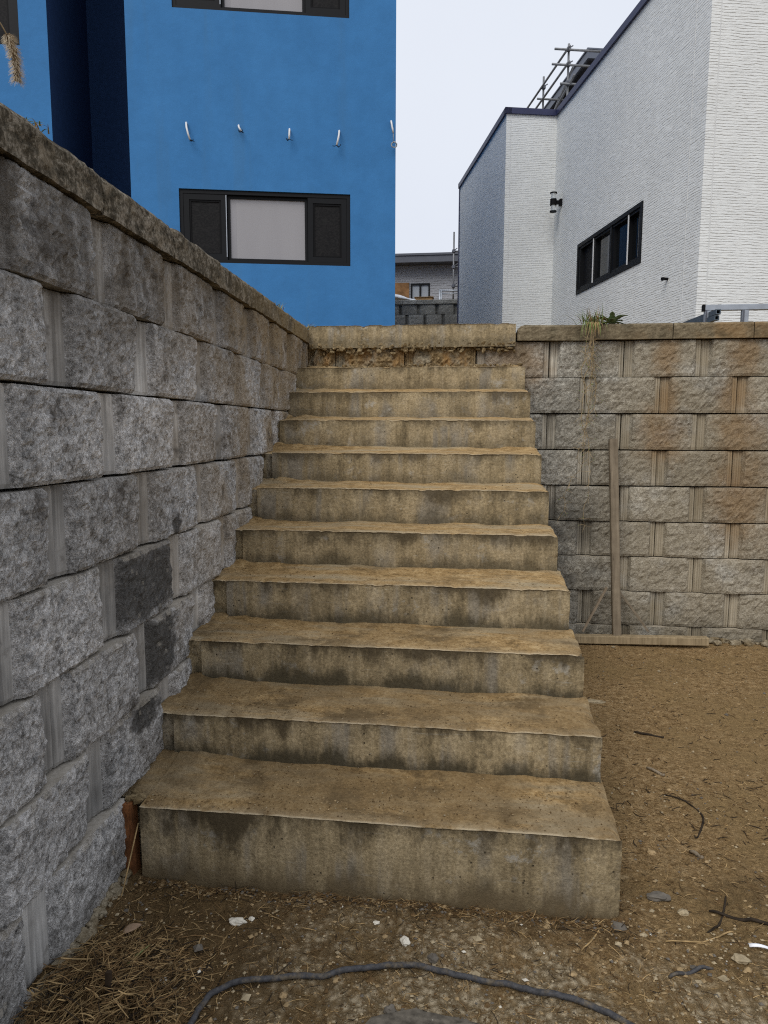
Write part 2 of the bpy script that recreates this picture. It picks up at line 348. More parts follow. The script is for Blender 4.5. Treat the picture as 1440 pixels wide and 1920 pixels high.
m = Mat('blue_plaster', .85, .25); p = m.pos()
n = m.noise(p, 1.4, 5, .6); f = m.noise(p, 70, 5, .7); vst = m.noise(m.mapping(p, (3, 3, .5)), 1, 4)
c = m.ramp(m.math('ADD', m.mul(n, .5), m.mul(vst, .5)), [(.3, (.037, .160, .378)), (.7, (.049, .195, .445))])
c = m.mix(1, c, m.ramp(m.noise(p, 5, 6, .7), [(.3, .93), (.7, 1.07)]), 'MULTIPLY')
c = m.mix(m.mul(m.mr(m.noise(m.mapping(p, (5, 5, .35)), 1, 5, .6), .56, .7), .22), c, (.06, .16, .30))
BLUE = m.done(c, m.bump(f, .22, .003, m.bump(m.noise(p, 7, 3), .18, .02)))
NAVY = plain('navy_plaster', (.018, .046, .125), .9, .15, 0, .15, 20)
def siding(name, col, row=.036, rot=12.985, dark=.5):
    """panel cladding pressed into thin uneven ledges"""
    m = Mat(name, .75, .3)
    q = m.mapping(m.pos(), rot=(0, 0, rad(-rot))); x, y, z = m.sep(q)
    u = m.math('ADD', x, y)
    cell = m.noise(m.comb(m.mul(u, 1.0), m.math('FLOOR', m.math('DIVIDE', z, row)), 0.0), 5, 2)
    zz = m.math('ADD', z, m.mul(m.math('SUBTRACT', m.noise(m.comb(m.mul(u, 1.2), m.mul(z, 3.0), 0.0), 5, 4, .6), .5), row*1.5))
    fac = m.math('FRACT', m.math('DIVIDE', zz, row))
    gone = m.mr(m.noise(m.comb(m.mul(u, .5), m.math('FLOOR', m.math('DIVIDE', zz, row)), 0.0), 8, 3, .6), .40, .54)
    groove = m.math('MULTIPLY', m.mr(fac, .0, .2, 1, 0), gone)
    rip = m.noise(m.comb(m.mul(u, 9.0), m.mul(zz, 2.2/row), 0.0), 1, 5, .6)
    c = m.mix(m.mul(groove, (1-dark)*.75), col, tuple(k*.4 for k in col))
    c = m.mix(1, c, m.ramp(rip, [(.3, .93), (.7, 1.03)]), 'MULTIPLY')
    c = m.mix(1, c, m.ramp(m.noise(m.pos(), 1.5, 4), [(.3, .95), (.7, 1.03)]), 'MULTIPLY')
    h = m.math('ADD', m.mul(groove, -1.0), m.math('ADD', m.mul(fac, -.55), m.mul(rip, 1.1)))
    return m.done(c, m.bump(h, .6, row*.42))
WHITE = siding('white_siding', (.73, .745, .735), .0255)
GREYSIDE = siding('grey_siding', (.36, .37, .40), .075, 0, .75)
NAVYTRIM = plain('navy_metal_trim', (.018, .022, .075), .45, .5, 0, .1, 10)
FRAME = plain('window_frame_charcoal', (.0075, .0082, .0098), .5, .16, 0, .08)
BLACK = plain('black_plastic', (.005, .005, .006), .6, .12)
m = Mat('insect_screen', .6, .12); p = m.obj()
wv = m.noise(m.mapping(p, (16, 16, 26)), 1, 3, .5, 2.5)
SCREEN = m.done(m.ramp(wv, [(.4, (.008, .008, .009)), (.62, (.017, .0165, .017))]))
m = Mat('filmed_glass', .32, .4); p = m.obj(); x, y, z = m.sep(p)
PANE = m.done(m.ramp(m.noise(m.mapping(p, (2, 2, .6)), 1, 3), [(.35, (.235, .23, .25)), (.65, (.31, .305, .325))]))
m = Mat('inner_film', .4, .3); p = m.obj()
FILM = m.done(m.ramp(m.noise(m.mapping(p, (3, 3, .3)), 1, 2), [(.40, (.295, .29, .307)), (.6, (.315, .31, .326))]))
DARKGLASS = plain('dark_window_glass', (.006, .007, .008), .06, .6, 0, .1, 3)
LIGHTGLASS = plain('pale_glass', (.36, .39, .43), .1, .5, 0, .1, 2)  # pale pane colour, also used to paint a reflection on the white house
CLEAR = Mat('lamp_glass', .05, .5); CLEAR.b.inputs['Transmission Weight'].default_value = .85; CLEAR = CLEAR.done((.85, .88, .9))
STEEL = plain('galvanised_steel', (.36, .39, .43), .45, .5, .6, .15, 15)
SCAFF = plain('scaffold_pipe', (.20, .205, .215), .55, .5, .5, .25, 12)
DKMETAL = plain('dark_fascia_metal', (.10, .107, .128), .5, .4, .2, .1, 4)
EAVE = plain('slate_fascia_metal', (.115, .13, .165), .5, .4, .2, .1, 4)
WIRE = plain('white_conduit', (.66, .67, .68), .5)
def wood(name, a, b, ax=(40, 40, 2)):
    m = Mat(name, .9, .15); p = m.obj(); g = m.noise(m.mapping(p, ax), 1, 6, .65, .4); f = m.noise(p, 20, 5)
    c = m.ramp(m.math('ADD', m.mul(g, .7), m.mul(f, .3)), [(.32, a), (.68, b)])
    c = m.mix(m.mul(m.mr(m.noise(m.mapping(p, tuple(k*2.2 for k in ax)), 1, 4), .60, .70), .75), c, tuple(k*.3 for k in a))
    return m.done(c, m.bump(g, .5, .004))
GREYWOOD = wood('weathered_wood', (.115, .09, .062), (.30, .245, .175))
TANWOOD = wood('dusty_timber', (.20, .15, .085), (.40, .31, .19), (2, 40, 40))
STICK = wood('bleached_stick', (.14, .105, .07), (.36, .29, .21))
ORANGEWOOD = wood('rusty_orange_wood', (.05, .022, .010), (.30, .12, .045), (90, 90, 22))
DARKWOOD = wood('dark_stake_wood', (.025, .016, .01), (.065, .045, .028))
RUST = plain('rusty_sheet', (.24, .13, .06), .85, .2, 0, .6, 4)
CRATE = plain('brown_board', (.30, .19, .09), .85, .2, 0, .25, 8)
TARP = plain('white_tarp', (.75, .77, .8), .6)
m = Mat('grey_rubber_cable', .7, .3); p = m.pos(); n = m.noise(p, 90, 6, .7)
CABLE = m.done(m.mix(m.mr(m.noise(p, 22, 6, .75), .48, .64), m.ramp(n, [(.35, (.03, .03, .033)), (.65, (.075, .075, .08))]), m.ramp(n, [(.35, (.075, .06, .04)), (.65, (.16, .13, .09))])), m.bump(n, .4, .002))
TWIGD = plain('dark_twig', (.032, .024, .017), .9, .1, 0, .4, 40)
STRAW = plain('dry_straw', (.33, .225, .105), .85, .2, 0, .5, 30)
STRAW2 = plain('old_brown_straw', (.155, .095, .042), .9, .15, 0, .6, 30)
GREENB = plain('fresh_blade', (.22, .27, .10), .7)
LEAF = plain('dark_green_leaf', (.11, .15, .065), .6, .3, 0, .4, 25)
GRASS = plain('grass_blade', (.17, .22, .06), .7, .3, 0, .5, 30)
VINE = plain('dry_vine_stem', (.31, .235, .135), .85, .2, 0, .4, 30)
PEB_L = plain('pale_pebble', (.34, .275, .175), .9, .2, 0, .3, 40)
PEB_W = plain('white_stone', (.62, .58, .49), .9, .2, 0, .2, 30)
PEB_D = plain('grey_stone', (.13, .115, .095), .9, .2, 0, .3, 40)
PEB_B = plain('soil_crumb', (.115, .072, .033), .95, .1, 0, .4, 60)
PEB_T = plain('tan_crumb', (.30, .215, .115), .95, .1, 0, .4, 60)
PAPER = plain('white_plastic_scrap', (.8, .81, .84), .5)
LEAFDRY = plain('dry_leaf', (.34, .235, .155), .8, .2, 0, .2, 50)
FUZZ = plain('foxtail_seed', (.20, .14, .08), .9, .1, 0, .3, 60)
ASPH = plain('broken_asphalt', (.125, .11, .088), .95, .1, 0, .5, 50)

# ------------------------------------------------------------------ setting: yard, terraces
def gz(x, y):
    t = min(1, max(0, (y-1.75)/2.7)); b = .088*(1-t)+.012*t
    if y < 1.3: b += (1.3-y)*.01
    b += .014*fr((x*1.6, y*1.6, 3.3), 3)
    if -1.2 < x < 3 and 0 < y < 5:
        b += .005*fr((x*14, y*14, 1.2), 3)+.0022*noise.noise(Vector((x*42, y*42, 4)))*(1.6 if y < 2.2 else 1)
        k = max(0., 1-abs(y-1.72)/.16)*max(0., min(1, (.52-x)/.1)); b += .018*k*(.5+fr((x*9, y*9, 7.7), 3))
        k = max(0., 1-(x+1.0)/.16); b += .02*k*(.6+fr((x*9, y*5, 2.2), 3))
    else: b = min(b, .1)
    return b
def graded(a, b, st, lo, hi):
    v = [a+(b-a)*i/round((b-a)/st) for i in range(round((b-a)/st)+1)]
    x, s = a, st
    while x > lo: s *= 1.6; x = max(lo, x-s); v.insert(0, x)
    x, s = b, st
    while x < hi: s *= 1.6; x = min(hi, x+s); v.append(x)
    return v
xs = graded(-1.06, 2.2, .0165, -150, 150); ys = graded(1.0, 4.76, .0175, -150, 150)
g = MB(); nx = len(xs)
g.v = [(x, y, gz(x, y) if y < 5 else -.02) for y in ys for x in xs]
g.f = [(j*nx+i, j*nx+i+1, (j+1)*nx+i+1, (j+1)*nx+i) for j in range(len(ys)-1) for i in range(nx-1)]; g.mi = [0]*len(g.f)
tag(g.build('ground', DIRT, smooth=True), kind='structure')
t = MB()
L = WP + Vector((-.14, 0, 0)); near = L - WD*8
t.add([(near.x, near.y, 1.95), (L.x, WALL_Y+.16, 1.95), (150, WALL_Y+.16, 1.95), (150, 150, 1.95), (-150, 150, 1.95), (-150, near.y, 1.95)], [(0, 1, 2, 3, 4, 5)])
tag(t.build('terrace_ground', SOIL), kind='structure')
t = MB(); t.add([(-150, 17.35, 4.18), (150, 17.35, 4.18), (150, 150, 4.18), (-150, 150, 4.18)], [(0, 1, 2, 3)])
tag(t.build('upper_terrace_ground', SOIL), kind='structure')

# ------------------------------------------------------------------ split faced blocks
BW, BH, BD = .47, .2285, .20
def block_mesh(name, seed, mats, nx=40, nz=22, amp=.013, eroded=False, left=False):
    """front is y=0 looking along -y; smooth grooved strips at both ends, broken face between"""
    L0, L1, R1, R0 = .052, .068, BW-.042, BW-.030
    h = BH-(.0035 if left else .0038); e = .004
    rr = random.Random(seed)
    px = [(.003, .034, 1), (.010, .026, 1), (.014, .032, 1), (.024, .032, 1), (.028, .026, 1), (.036, .026, 1), (.040, .031, 1), (L0, .030, 1), (L1-.006, .014, 0)]
    if left:
        L0, L1, R1, R0 = .108, .122, BW-.009, BW
        px = [(.002, .052, 1), (.005, .040, 1), (.026, .037, 1), (.031, .041, 1), (.037, .035, 1), (.060, .033, 1), (.065, .037, 1), (.071, .031, 1), (.098, .026, 1), (L0, .018, 0), (L1-.006, .006, 0)]
        px += [(L1+(R1-L1)*i/nx, None, 0) for i in range(nx+1)]
    if not left: px += [(L1+(R1-L1)*i/nx, None, 0) for i in range(nx+1)]
    if not left: px += [(R0-.004, .016, 0), (R0, .022, 1), (R0+.010, .022, 1), (R0+.013, .026, 1), (R0+.017, .022, 1), (BW-.005, .022, 1), (BW-.002, .032, 1)]
    tilt = rr.uniform(-.006, .006); tv = rr.uniform(-.007, .004)
    V = []; MI = []
    for j in range(nz+1):
        tz = j/nz; z = e*.3+(h-e*.6)*tz
        for (x, dpt, sm) in px:
            if dpt is None:
                tx = (x-L1)/(R1-L1)
                ed = min(tz, 1-tz)*h; ex = min(tx, 1-tx)*(R1-L1)
                q = Vector((x*9+seed*7.7, z*9, seed*1.3))
                n1 = fr(q, 2, 1.0); n2 = fr((x*34+seed, z*34+seed*2, 5.1), 3, .8); n3 = noise.cell(Vector((x*26+n1*1.5+seed, z*30+n2*1.2, seed)))-.5
                n4 = noise.noise(Vector((x*95+seed, z*95, seed*2)))
                d = -amp*(n1*(.30 if left else .5)+n2*.5+n3*.22+n4*.22) + tilt*(tx-.5)*2 + tv*(tz-.5)*2
                k = max(0, 1-ed/(.010 if left else .007)); d += (.0075 if left else .0055)*k*k*(1+.9*n2)
                k = max(0, 1-ex/.012); d += .006*k*k
                if eroded: d += .02*max(0, fr((x*12+seed, z*12, 9), 3))
            else:
                d = dpt + .0012*fr((x*50, z*9+seed, seed), 2); k = max(0, 1-min(tz, 1-tz)*h/.008); d += .004*k
            V.append((x, d, z))
    n = len(px); F = []
    for j in range(nz):
        for i in range(n-1):
            F.append((j*n+i, j*n+i+1, (j+1)*n+i+1, (j+1)*n+i)); MI.append(1 if (px[i][2] and px[i+1][2]) else 0)
    o = len(V)                                   # body behind the face
    V += [(.003, BD, e*.3), (BW-.003, BD, e*.3), (BW-.003, BD, h-e*.3), (.003, BD, h-e*.3)]
    top = nz*n
    F += [(o+1, o, o+3, o+2), tuple([o, o+1]+list(range(n-1, -1, -1))), tuple([o+2, o+3]+list(range(top, top+n))),
          tuple([o+3, o]+[j*n for j in range(nz+1)]), tuple([o+1, o+2]+[j*n+n-1 for j in range(nz, -1, -1)])]
    MI += [1]*5
    b = MB(); b.v = V; b.f = F; b.mi = MI
    return b.mesh(name, mats)
ROWZ = [1.706, 1.479, 1.249, 1.018, .787, .557, .328, .100, -.128]
left_meshes = [block_mesh('block', 11+i, LB, left=True) for i in range(12)]
back_meshes = [block_mesh('block', 51+i, BB, 24, 13) for i in range(10)]
erod_meshes = [block_mesh('block', 81+i, [EROD, EROD], 26, 14, .024, True) for i in range(3)]
far_meshes = [block_mesh('block', 91+i, FB, 8, 5) for i in range(4)]
def lay(parent, mesh, o, dirv, length, z, rr, hs=1.0):
    b = link('block', mesh, parent)
    b.location = (o.x+rr.uniform(-.002, .002), o.y, z)
    out = Vector((dirv.y, -dirv.x, 0)); jit = rr.uniform(-.004, .004)
    b.location += out*jit
    b.rotation_euler = (rr.uniform(-.004, .004), rr.uniform(-.003, .003), math.atan2(dirv.y, dirv.x)+rr.uniform(-.006, .006))
    b.scale = (length/BW, 1, hs)
    return b
LW = thing('retaining_wall', 'grey split-face block retaining wall along the left side of the stairs', 'wall', (0, 0, 0))
JO = {0: [-2.917, -2.445, -1.961, -1.512, -1.075, -.645, -.2], 1: [-3.148, -2.666, -2.171, -1.701, -1.27, -.83, -.4], 2: [-2.912, -2.418, -1.951, -1.479, -1.019, -.57, -.12],
      3: [-3.184, -2.695, -2.199, -1.709, -1.24, -.78, -.32], 4: [-2.939, -2.458, -1.946, -1.47, -1.0, -.53], 5: [-3.243, -2.753, -2.253, -1.77, -1.29],
      6: [-3.06, -2.582, -2.1, -1.6], 7: [-3.357, -2.87, -2.39, -1.9], 8: [-3.1, -2.6, -2.1]}
rr = random.Random(3)
for r_, zz in enumerate(ROWZ):
    j = list(JO[r_]); last = -.02 if r_ < 5 else j[-1]+.47
    while j[0] > -5.6: j.insert(0, j[0]-.485)
    j.append(last)
    for a, b in zip(j, j[1:]):
        if b-a > .07: lay(LW, rr.choice(left_meshes), WP+WD*a, WD, b-a, zz, rr)
bk = MB(); a, b = WP+WD*-5.6+Vector((-.19, 0, 0)), WP+Vector((-.19, -.03, 0))
bk.add([(a.x, a.y, -.2), (b.x, b.y, -.2), (b.x, b.y, 1.93), (a.x, a.y, 1.93), (a.x-.1, a.y, -.2), (b.x-.1, b.y, -.2), (b.x-.1, b.y, 1.93), (a.x-.1, a.y, 1.93)],
       [(0, 1, 2, 3), (4, 7, 6, 5), (0, 3, 7, 4), (1, 5, 6, 2), (3, 2, 6, 7)])
bk.build('drainage_fill', SOIL, LW)
def cap_mesh(name, length, seed, mat, roundl=0):
    nx, nz, hh, dp = 22, 8, .096, .30; b = MB(); V = []
    prof = [(0, 0, 0)]
    for j in range(nz+4):
        for i in range(nx+1):
            tx = i/nx; x = .003+(length-.006)*tx
            if j <= nz:
                tz = j/nz; z = hh*tz; ed = min(tz, 1-tz)*hh; ex = min(tx, 1-tx)*length
                d = -.007*fr((x*10+seed*3, z*10, seed), 3) - .004*fr((x*45, z*45, seed), 2)
                d += .009*max(0, 1-(hh-z)/.016)**2 + .004*max(0, 1-ex/.006)
                if roundl and x < .03: z = min(z, hh-(.03-x)*.9); d += (.03-x)*.25
            else:
                k = (j-nz)/3; d = .012+(dp-.012)*k; z = hh+.004*fr((x*9, d*9, seed), 3)
                if roundl and x < .03: z -= (.03-x)*.9
            V.append((x, d, z))
    n = nx+1; rows = nz+4
    F = [(j*n+i, j*n+i+1, (j+1)*n+i+1, (j+1)*n+i) for j in range(rows-1) for i in range(nx)]
    o = len(V); V += [(.003, dp, 0), (length-.003, dp, 0)]
    tp = (rows-1)*n
    F += [tuple([o, o+1]+list(range(nx, -1, -1))), tuple([o+1, o]+list(range(tp, tp+n))), tuple([o]+[j*n for j in range(rows)]), tuple([o+1]+[j*n+nx for j in range(rows-1, -1, -1)])]
    b.v = V; b.f = F; b.mi = [0]*len(F)
    return b.mesh(name, mat, False)
capl = [cap_mesh('cap_stone', .48, 5+i, CAP_L) for i in range(5)]
s = -5.75; k = 0
while s < -.1:
    ln = min(.48, -.02-s)
    o = WP+WD*s+Vector((.011, 0, 0))
    c = link('cap_stone', capl[k % 5], LW, (o.x+rr.uniform(-.004, .004), o.y, 1.9335+rr.uniform(0, .003)))
    c.rotation_euler = (0, 0, math.atan2(WD.y, WD.x)+rr.uniform(-.006, .006)); c.scale.x = ln/.48
    s += .48; k += 1

BWALL = thing('retaining_wall', 'rust-stained block retaining wall to the right of the stairs, behind the wooden post', 'wall', (0, 0, 0))
X = Vector((1, 0, 0))
BO = [.020, .250, .018, .250, .030, .264, .046, .282, .06]
for r_, zz in enumerate(ROWZ):
    x0 = BO[r_]
    start = -3 if r_ == 0 else (0 if r_ % 2 else -1)
    for i in range(-3 if r_ == 0 else 0, 12):
        xa = x0+i*.4635
        if xa > 5.2: break
        if r_ == 0 and xa < -.1:
            b = lay(BWALL, erod_meshes[i % 3], Vector((max(xa, -1.12), WALL_Y-.005, 0)), X, .4635-max(0, -1.12-xa), zz, rr); continue
        lay(BWALL, rr.choice(back_meshes), Vector((xa, WALL_Y, 0)), X, .4635, zz, rr)
bk = MB(); bk.box((-1.3, WALL_Y+.185, -.2), (5.3, WALL_Y+.26, 1.92)); bk.build('drainage_fill', SOIL, BWALL)
capr = [cap_mesh('cap_stone', .476, 25+i, CAP_R) for i in range(4)]
first = cap_mesh('cap_stone', .476, 30, CAP_R, 1)
for i in range(10):
    c = link('cap_stone', first if i == 0 else capr[i % 4], BWALL, (.274+i*.476, WALL_Y-.028+rr.uniform(-.003, .003), 1.934+rr.uniform(0, .003)))
    c.rotation_euler.z = rr.uniform(-.006, .006)
    if i == 0: c.rotation_euler.y = .012

# ------------------------------------------------------------------ concrete staircase
ST = thing('concrete_staircase', 'dirt-covered worn concrete staircase climbing beside the block wall', 'stairs', (-.25, 1.8, 0))
Y1, RUN = 1.80, .285
xl = [-.916, -.935, -.95, -.954, -.977, -.997, -1.004, -1.04, -1.065, -1.093]
xr = [.409, .402, .389, .375, .359, .348, .338, .330, .322, .309]
zt = [.316, .471, .626, .784, .946, .1104*10, 1.258, 1.425, 1.589, 1.752]
zb = [.06, .326, .478, .626, .794, .945, 1.112, 1.279, 1.441, 1.614]
def step_mesh(k, x0, x1, Y, zlo, ztop, zback, ynext, foot, nx=96, rough=1.0, mat=None):
    nr, nt_ = 12, 10
    V = []; A = []; E = []
    prof = [('f', 0)]+[('r', i/nr) for i in range(nr+1)]+[('l', 0), ('l', 1)]+[('t', i/nt_) for i in range(1, nt_+1)]
    for kind, t_ in prof:
        for i in range(nx+1):
            x = x0+(x1-x0)*i/nx; sd_ = k*13.7
            lipz = .0018*fr((x*3.2+sd_, 0, k), 2)-.012*max(0, fr((x*13+sd_, 2, k), 4)-.10)-.004*max(0, fr((x*48+sd_, 3, k), 2))-.002*abs(fr((x*60, 1, k), 2))
            lipy = .0028*fr((x*2.5+sd_, 5, k), 2)+.014*max(0, fr((x*13+sd_, 2, k), 4)-.10)+.0035*max(0, fr((x*48+sd_, 3, k), 2))
            endr = max(0, 1-(x1-x)/.035)*(1.25+1.1*fr((k*3.3, t_*4+1, 2), 2) if k < 6 else 1); endl = max(0, 1-(x-x0)/.03)
            if kind == 'f': p_ = (x, Y, foot); a_ = 0; e_ = 0
            elif kind == 'r':
                z_ = zlo-.03+(ztop-.0045-zlo+.03)*t_
                d = .0035*rough*fr((x*6*rough+sd_, z_*6*rough, k), 4)+.0012*fr((x*40, z_*40, k), 2)
                w_ = max(0, (t_-.8)/.2); d += (lipy+.001)*w_ + .006*(endr**2)*.8
                p_ = (x, Y+d, z_+lipz*w_); a_ = max(0, (z_-zlo)/(ztop-zlo)); e_ = 0
            elif kind == 'l':
                p_ = (x, Y+lipy+(.0 if t_ == 0 else .007)-.002*(t_ == 0)+.008*endr**2, ztop+lipz-.010*endr**2-.0015*(t_ == 0)); a_ = 1; e_ = 1-.8*t_
            else:
                yy = Y+.012+(ynext+.03-Y-.012)*t_; tt = min(1, (yy-Y)/(ynext-Y))
                zz_ = ztop+(zback-ztop)*tt*tt + .004*fr((x*5+sd_, yy*5, k), 4)*min(1, t_*3) + lipz*max(0, 1-t_*3)
                heap = max(0, (tt-.75)/.25); zz_ += .006*heap*(.5+fr((x*6, k, 1.3), 3)) + .016*heap*max(0, 1-(x-x0)/.25)*(.6+fr((x*9, k, 4.), 3))
                if k == 0: zz_ += .012*max(0, 1-(x-x0)/.3)*tt
                p_ = (x, yy, zz_ -.006*endr**2); a_ = 1; e_ = 0
            V.append(p_); A.append(a_); E.append(e_)
    n = nx+1; rows = len(prof)
    F = [(j*n+i, j*n+i+1, (j+1)*n+i+1, (j+1)*n+i) for j in range(rows-1) for i in range(nx)]
    o = len(V); V += [(x0, ynext+.03, foot), (x1, ynext+.03, foot)]; A += [0, 0]; E += [0, 0]
    tp = (rows-1)*n
    F += [tuple([o]+[j*n for j in range(rows)]), tuple([o+1]+[j*n+nx for j in range(rows-1, -1, -1)]), tuple([o+1, o]+list(range(tp, tp+n)))]
    b = MB(); b.v = V; b.f = F; b.mi = [0]*len(F); b.at = A
    me = b.mesh('step', mat or STEP); e = me.attributes.new('edge', 'FLOAT', 'POINT'); e.data.foreach_set('value', [float(q) for q in E])
    return me
SY = [Y1+RUN*k for k in range(10)]+[4.69]
for k in range(10):
    o = link('step', step_mesh(k, xl[k], xr[k], SY[k], zb[k], zt[k], zb[k+1] if k < 9 else 1.772, SY[k+1]-(.0 if k < 9 else .03), -.1), ST)
    o.matrix_parent_inverse = Matrix.Translation((.25, -1.8, 0))
o = link('step', step_mesh(11, -1.073, .266, 4.665, 1.93, 2.045, 2.045, 4.95, 1.925), ST); o.matrix_parent_inverse = Matrix.Translation((.25, -1.8, 0))
# crumbling mortar between the step ends and the block wall
for k in range(10):
    Y = SY[k]; wx = -1.08+.0383*(4.7-Y)
    o = link('mortar_joint', step_mesh(40+k, wx-.03, xl[k]+.003, Y+(.055 if k == 0 else .014), zb[k], zt[k]-.004, (zb[k+1] if k < 9 else 1.772)+.006, SY[k+1], -.1, 14, 3.5, STEP), ST)
    o.matrix_parent_inverse = Matrix.Translation((.25, -1.8, 0))
mb = MB()
for q in range(420):
    x = -1.1+1.36*rr.random()
    mb.lump((x, 4.68+rr.uniform(-.012, .02), 1.926-abs(rr.gauss(0, .022))), (rr.uniform(.006, .022), rr.uniform(.006, .018), rr.uniform(.006, .018)), q, 2 if q < 120 else 1, 0, .55)
for q in range(130):
    x = -1.12+1.42*rr.random()
    mb.lump((x, 4.67+rr.uniform(-.03, .01), 1.775+rr.uniform(-.005, .012)), (rr.uniform(.005, .018), rr.uniform(.006, .016), rr.uniform(.005, .013)), q+500, 1, 0, .6)
for q in range(26): mb.lump((-1.105+rr.uniform(-.03, .03), 4.70+rr.uniform(-.02, .06), 1.93+rr.uniform(0, .085)), (.028, .03, .022), q+900, 1, 0, .5)
for q in range(16): mb.lump((-.948+rr.uniform(-.02, .02), 1.835+rr.uniform(-.025, .03), .312+rr.uniform(0, .012)), (.014, .014, .009), q+950, 1, 0, .5)
o = mb.build('eroded_soil', CLOD, ST); o.matrix_parent_inverse = Matrix.Translation((.25, -1.8, 0)); o['kind'] = 'stuff'
# loose crumbs on the treads
def crumb(mb, c, r, q, mi=0):
    s_ = (r*q.uniform(.7, 1.4), r*q.uniform(.7, 1.3), r*q.uniform(.5, .9)); a = q.random()*6.28; ca, sa = math.cos(a), math.sin(a)
    mb.add([(c[0]+(v.x*ca-v.y*sa)*s_[0], c[1]+(v.x*sa+v.y*ca)*s_[1], c[2]+v.z*s_[2]) for v in OCT[0]], OCT[1], mi)
mb = MB(); q = random.Random(21)
for k in range(10):
    nn = (1700, 900, 500, 300, 200, 120, 60, 30, 20, 10)[k]
    for _ in range(nn):
        x = xl[k]+.01+(xr[k]-xl[k]-.02)*(q.random() if q.random() < .7 else q.random()**2.2); f = q.random()**(.7 if q.random() < .5 else 1)
        if f < .03: continue
        y = SY[k]+f*(SY[k+1]-SY[k]); zz = zt[k]+((zb[k+1] if k < 9 else 1.77)-zt[k])*f*f
        crumb(mb, (x, y, zz+.001), abs(q.gauss(.0008, .0010))+.0007, q, 0 if q.random() < .45 else (1 if q.random() < .85 else 2))
o = mb.build('loose_dirt', [PEB_B, PEB_T, PEB_L], ST); o.matrix_parent_inverse = Matrix.Translation((.25, -1.8, 0)); o['kind'] = 'stuff'

# ------------------------------------------------------------------ houses
TH = rad(12.985)
def wall_grid(mb, axis, c, a0, a1, z0, z1, holes, flip=False, mi=0, reveal=.12, rs=1):
    """vertical wall in a house's own axes with rectangular openings and their reveals; axis 'x': along x at y=c, 'y': along y at x=c"""
    def P(a, z, d=0): return (a, c+d, z) if axis == 'x' else (c+d, a, z)
    av = sorted({a0, a1, *[h[0] for h in holes], *[h[1] for h in holes]}); zv = sorted({z0, z1, *[h[2] for h in holes], *[h[3] for h in holes]})
    for i in range(len(av)-1):
        for j in range(len(zv)-1):
            am, zm = (av[i]+av[i+1])/2, (zv[j]+zv[j+1])/2
            if any(h[0] < am < h[1] and h[2] < zm < h[3] for h in holes): continue
            q = [P(av[i], zv[j]), P(av[i+1], zv[j]), P(av[i+1], zv[j+1]), P(av[i], zv[j+1])]
            mb.add(q, [(0, 1, 2, 3) if not flip else (3, 2, 1, 0)], mi)
    for h in holes:
        r = [(h[0], h[2]), (h[1], h[2]), (h[1], h[3]), (h[0], h[3])]
        for i in range(4):
            (a, z), (b, zz) = r[i], r[(i+1) % 4]
            mb.add([P(a, z), P(b, zz), P(b, zz, reveal*rs), P(a, z, reveal*rs)], [(0, 1, 2, 3) if flip else (3, 2, 1, 0)], mi)
BH_ = thing('blue_house', 'bright blue plastered house with navy recess and cable ends poking from its wall', 'house', (-.904, 8.351, 1.95), TH)
def zrel(z): return z-1.95
mb = MB()
W1 = (-2.397, -.512, zrel(3.211), zrel(3.992)); W2 = (-2.413, -.517, zrel(5.836), zrel(6.617)); W3 = (-5.872, -3.987, zrel(5.37), zrel(6.617))
wall_grid(mb, 'x', 0, -2.905, 0, -.05, 6.6, [W1, W2])
mb.add([(0, 0, -.05), (0, 7, -.05), (0, 7, 6.6), (0, 0, 6.6)], [(0, 1, 2, 3)])
mb.add([(0, 7, -.05), (-9, 7, -.05), (-9, 7, 6.6), (0, 7, 6.6)], [(0, 1, 2, 3)])
mb.add([(0, 0, 6.6), (0, 7, 6.6), (-9, 7, 6.6), (-9, 0, 6.6), (-3.7, 0, 6.6), (-3.7, 1.464, 6.6), (-2.905, 1.464, 6.6), (-2.905, 0, 6.6)], [tuple(range(8))])
wall_grid(mb, 'x', 0, -9, -3.70, -.05, 6.6, [W3])
mb.add([(-9, 0, -.05), (-9, 7, -.05), (-9, 7, 6.6), (-9, 0, 6.6)], [(3, 2, 1, 0)])
mb.build('wall', BLUE, BH_)
mb = MB()
mb.add([(-3.7, 0, -.05), (-3.7, 1.464, -.05), (-3.7, 1.464, 6.6), (-3.7, 0, 6.6)], [(0, 1, 2, 3)])
mb.add([(-3.7, 1.464, -.05), (-2.905, 1.464, -.05), (-2.905, 1.464, 6.6), (-3.7, 1.464, 6.6)], [(0, 1, 2, 3)])
mb.add([(-2.905, 1.464, -.05), (-2.905, 0, -.05), (-2.905, 0, 6.6), (-2.905, 1.464, 6.6)], [(0, 1, 2, 3)])
mb.build('recess_wall', NAVY, BH_)
mb = MB(); mb.box((-9.04, -.03, 6.6), (.04, 7.04, 6.72)); mb.build('roof_edge', DKMETAL, BH_)
def sash(mb, a0, a1, z0, z1, y0, y1, t, tb=None):
    tb = tb or t
    mb.box((a0, y0, z0), (a1, y1, z0+tb)); mb.box((a0, y0, z1-t), (a1, y1, z1))
    mb.box((a0, y0, z0+tb), (a0+t, y1, z1-t)); mb.box((a1-t, y0, z0+tb), (a1, y1, z1-t))
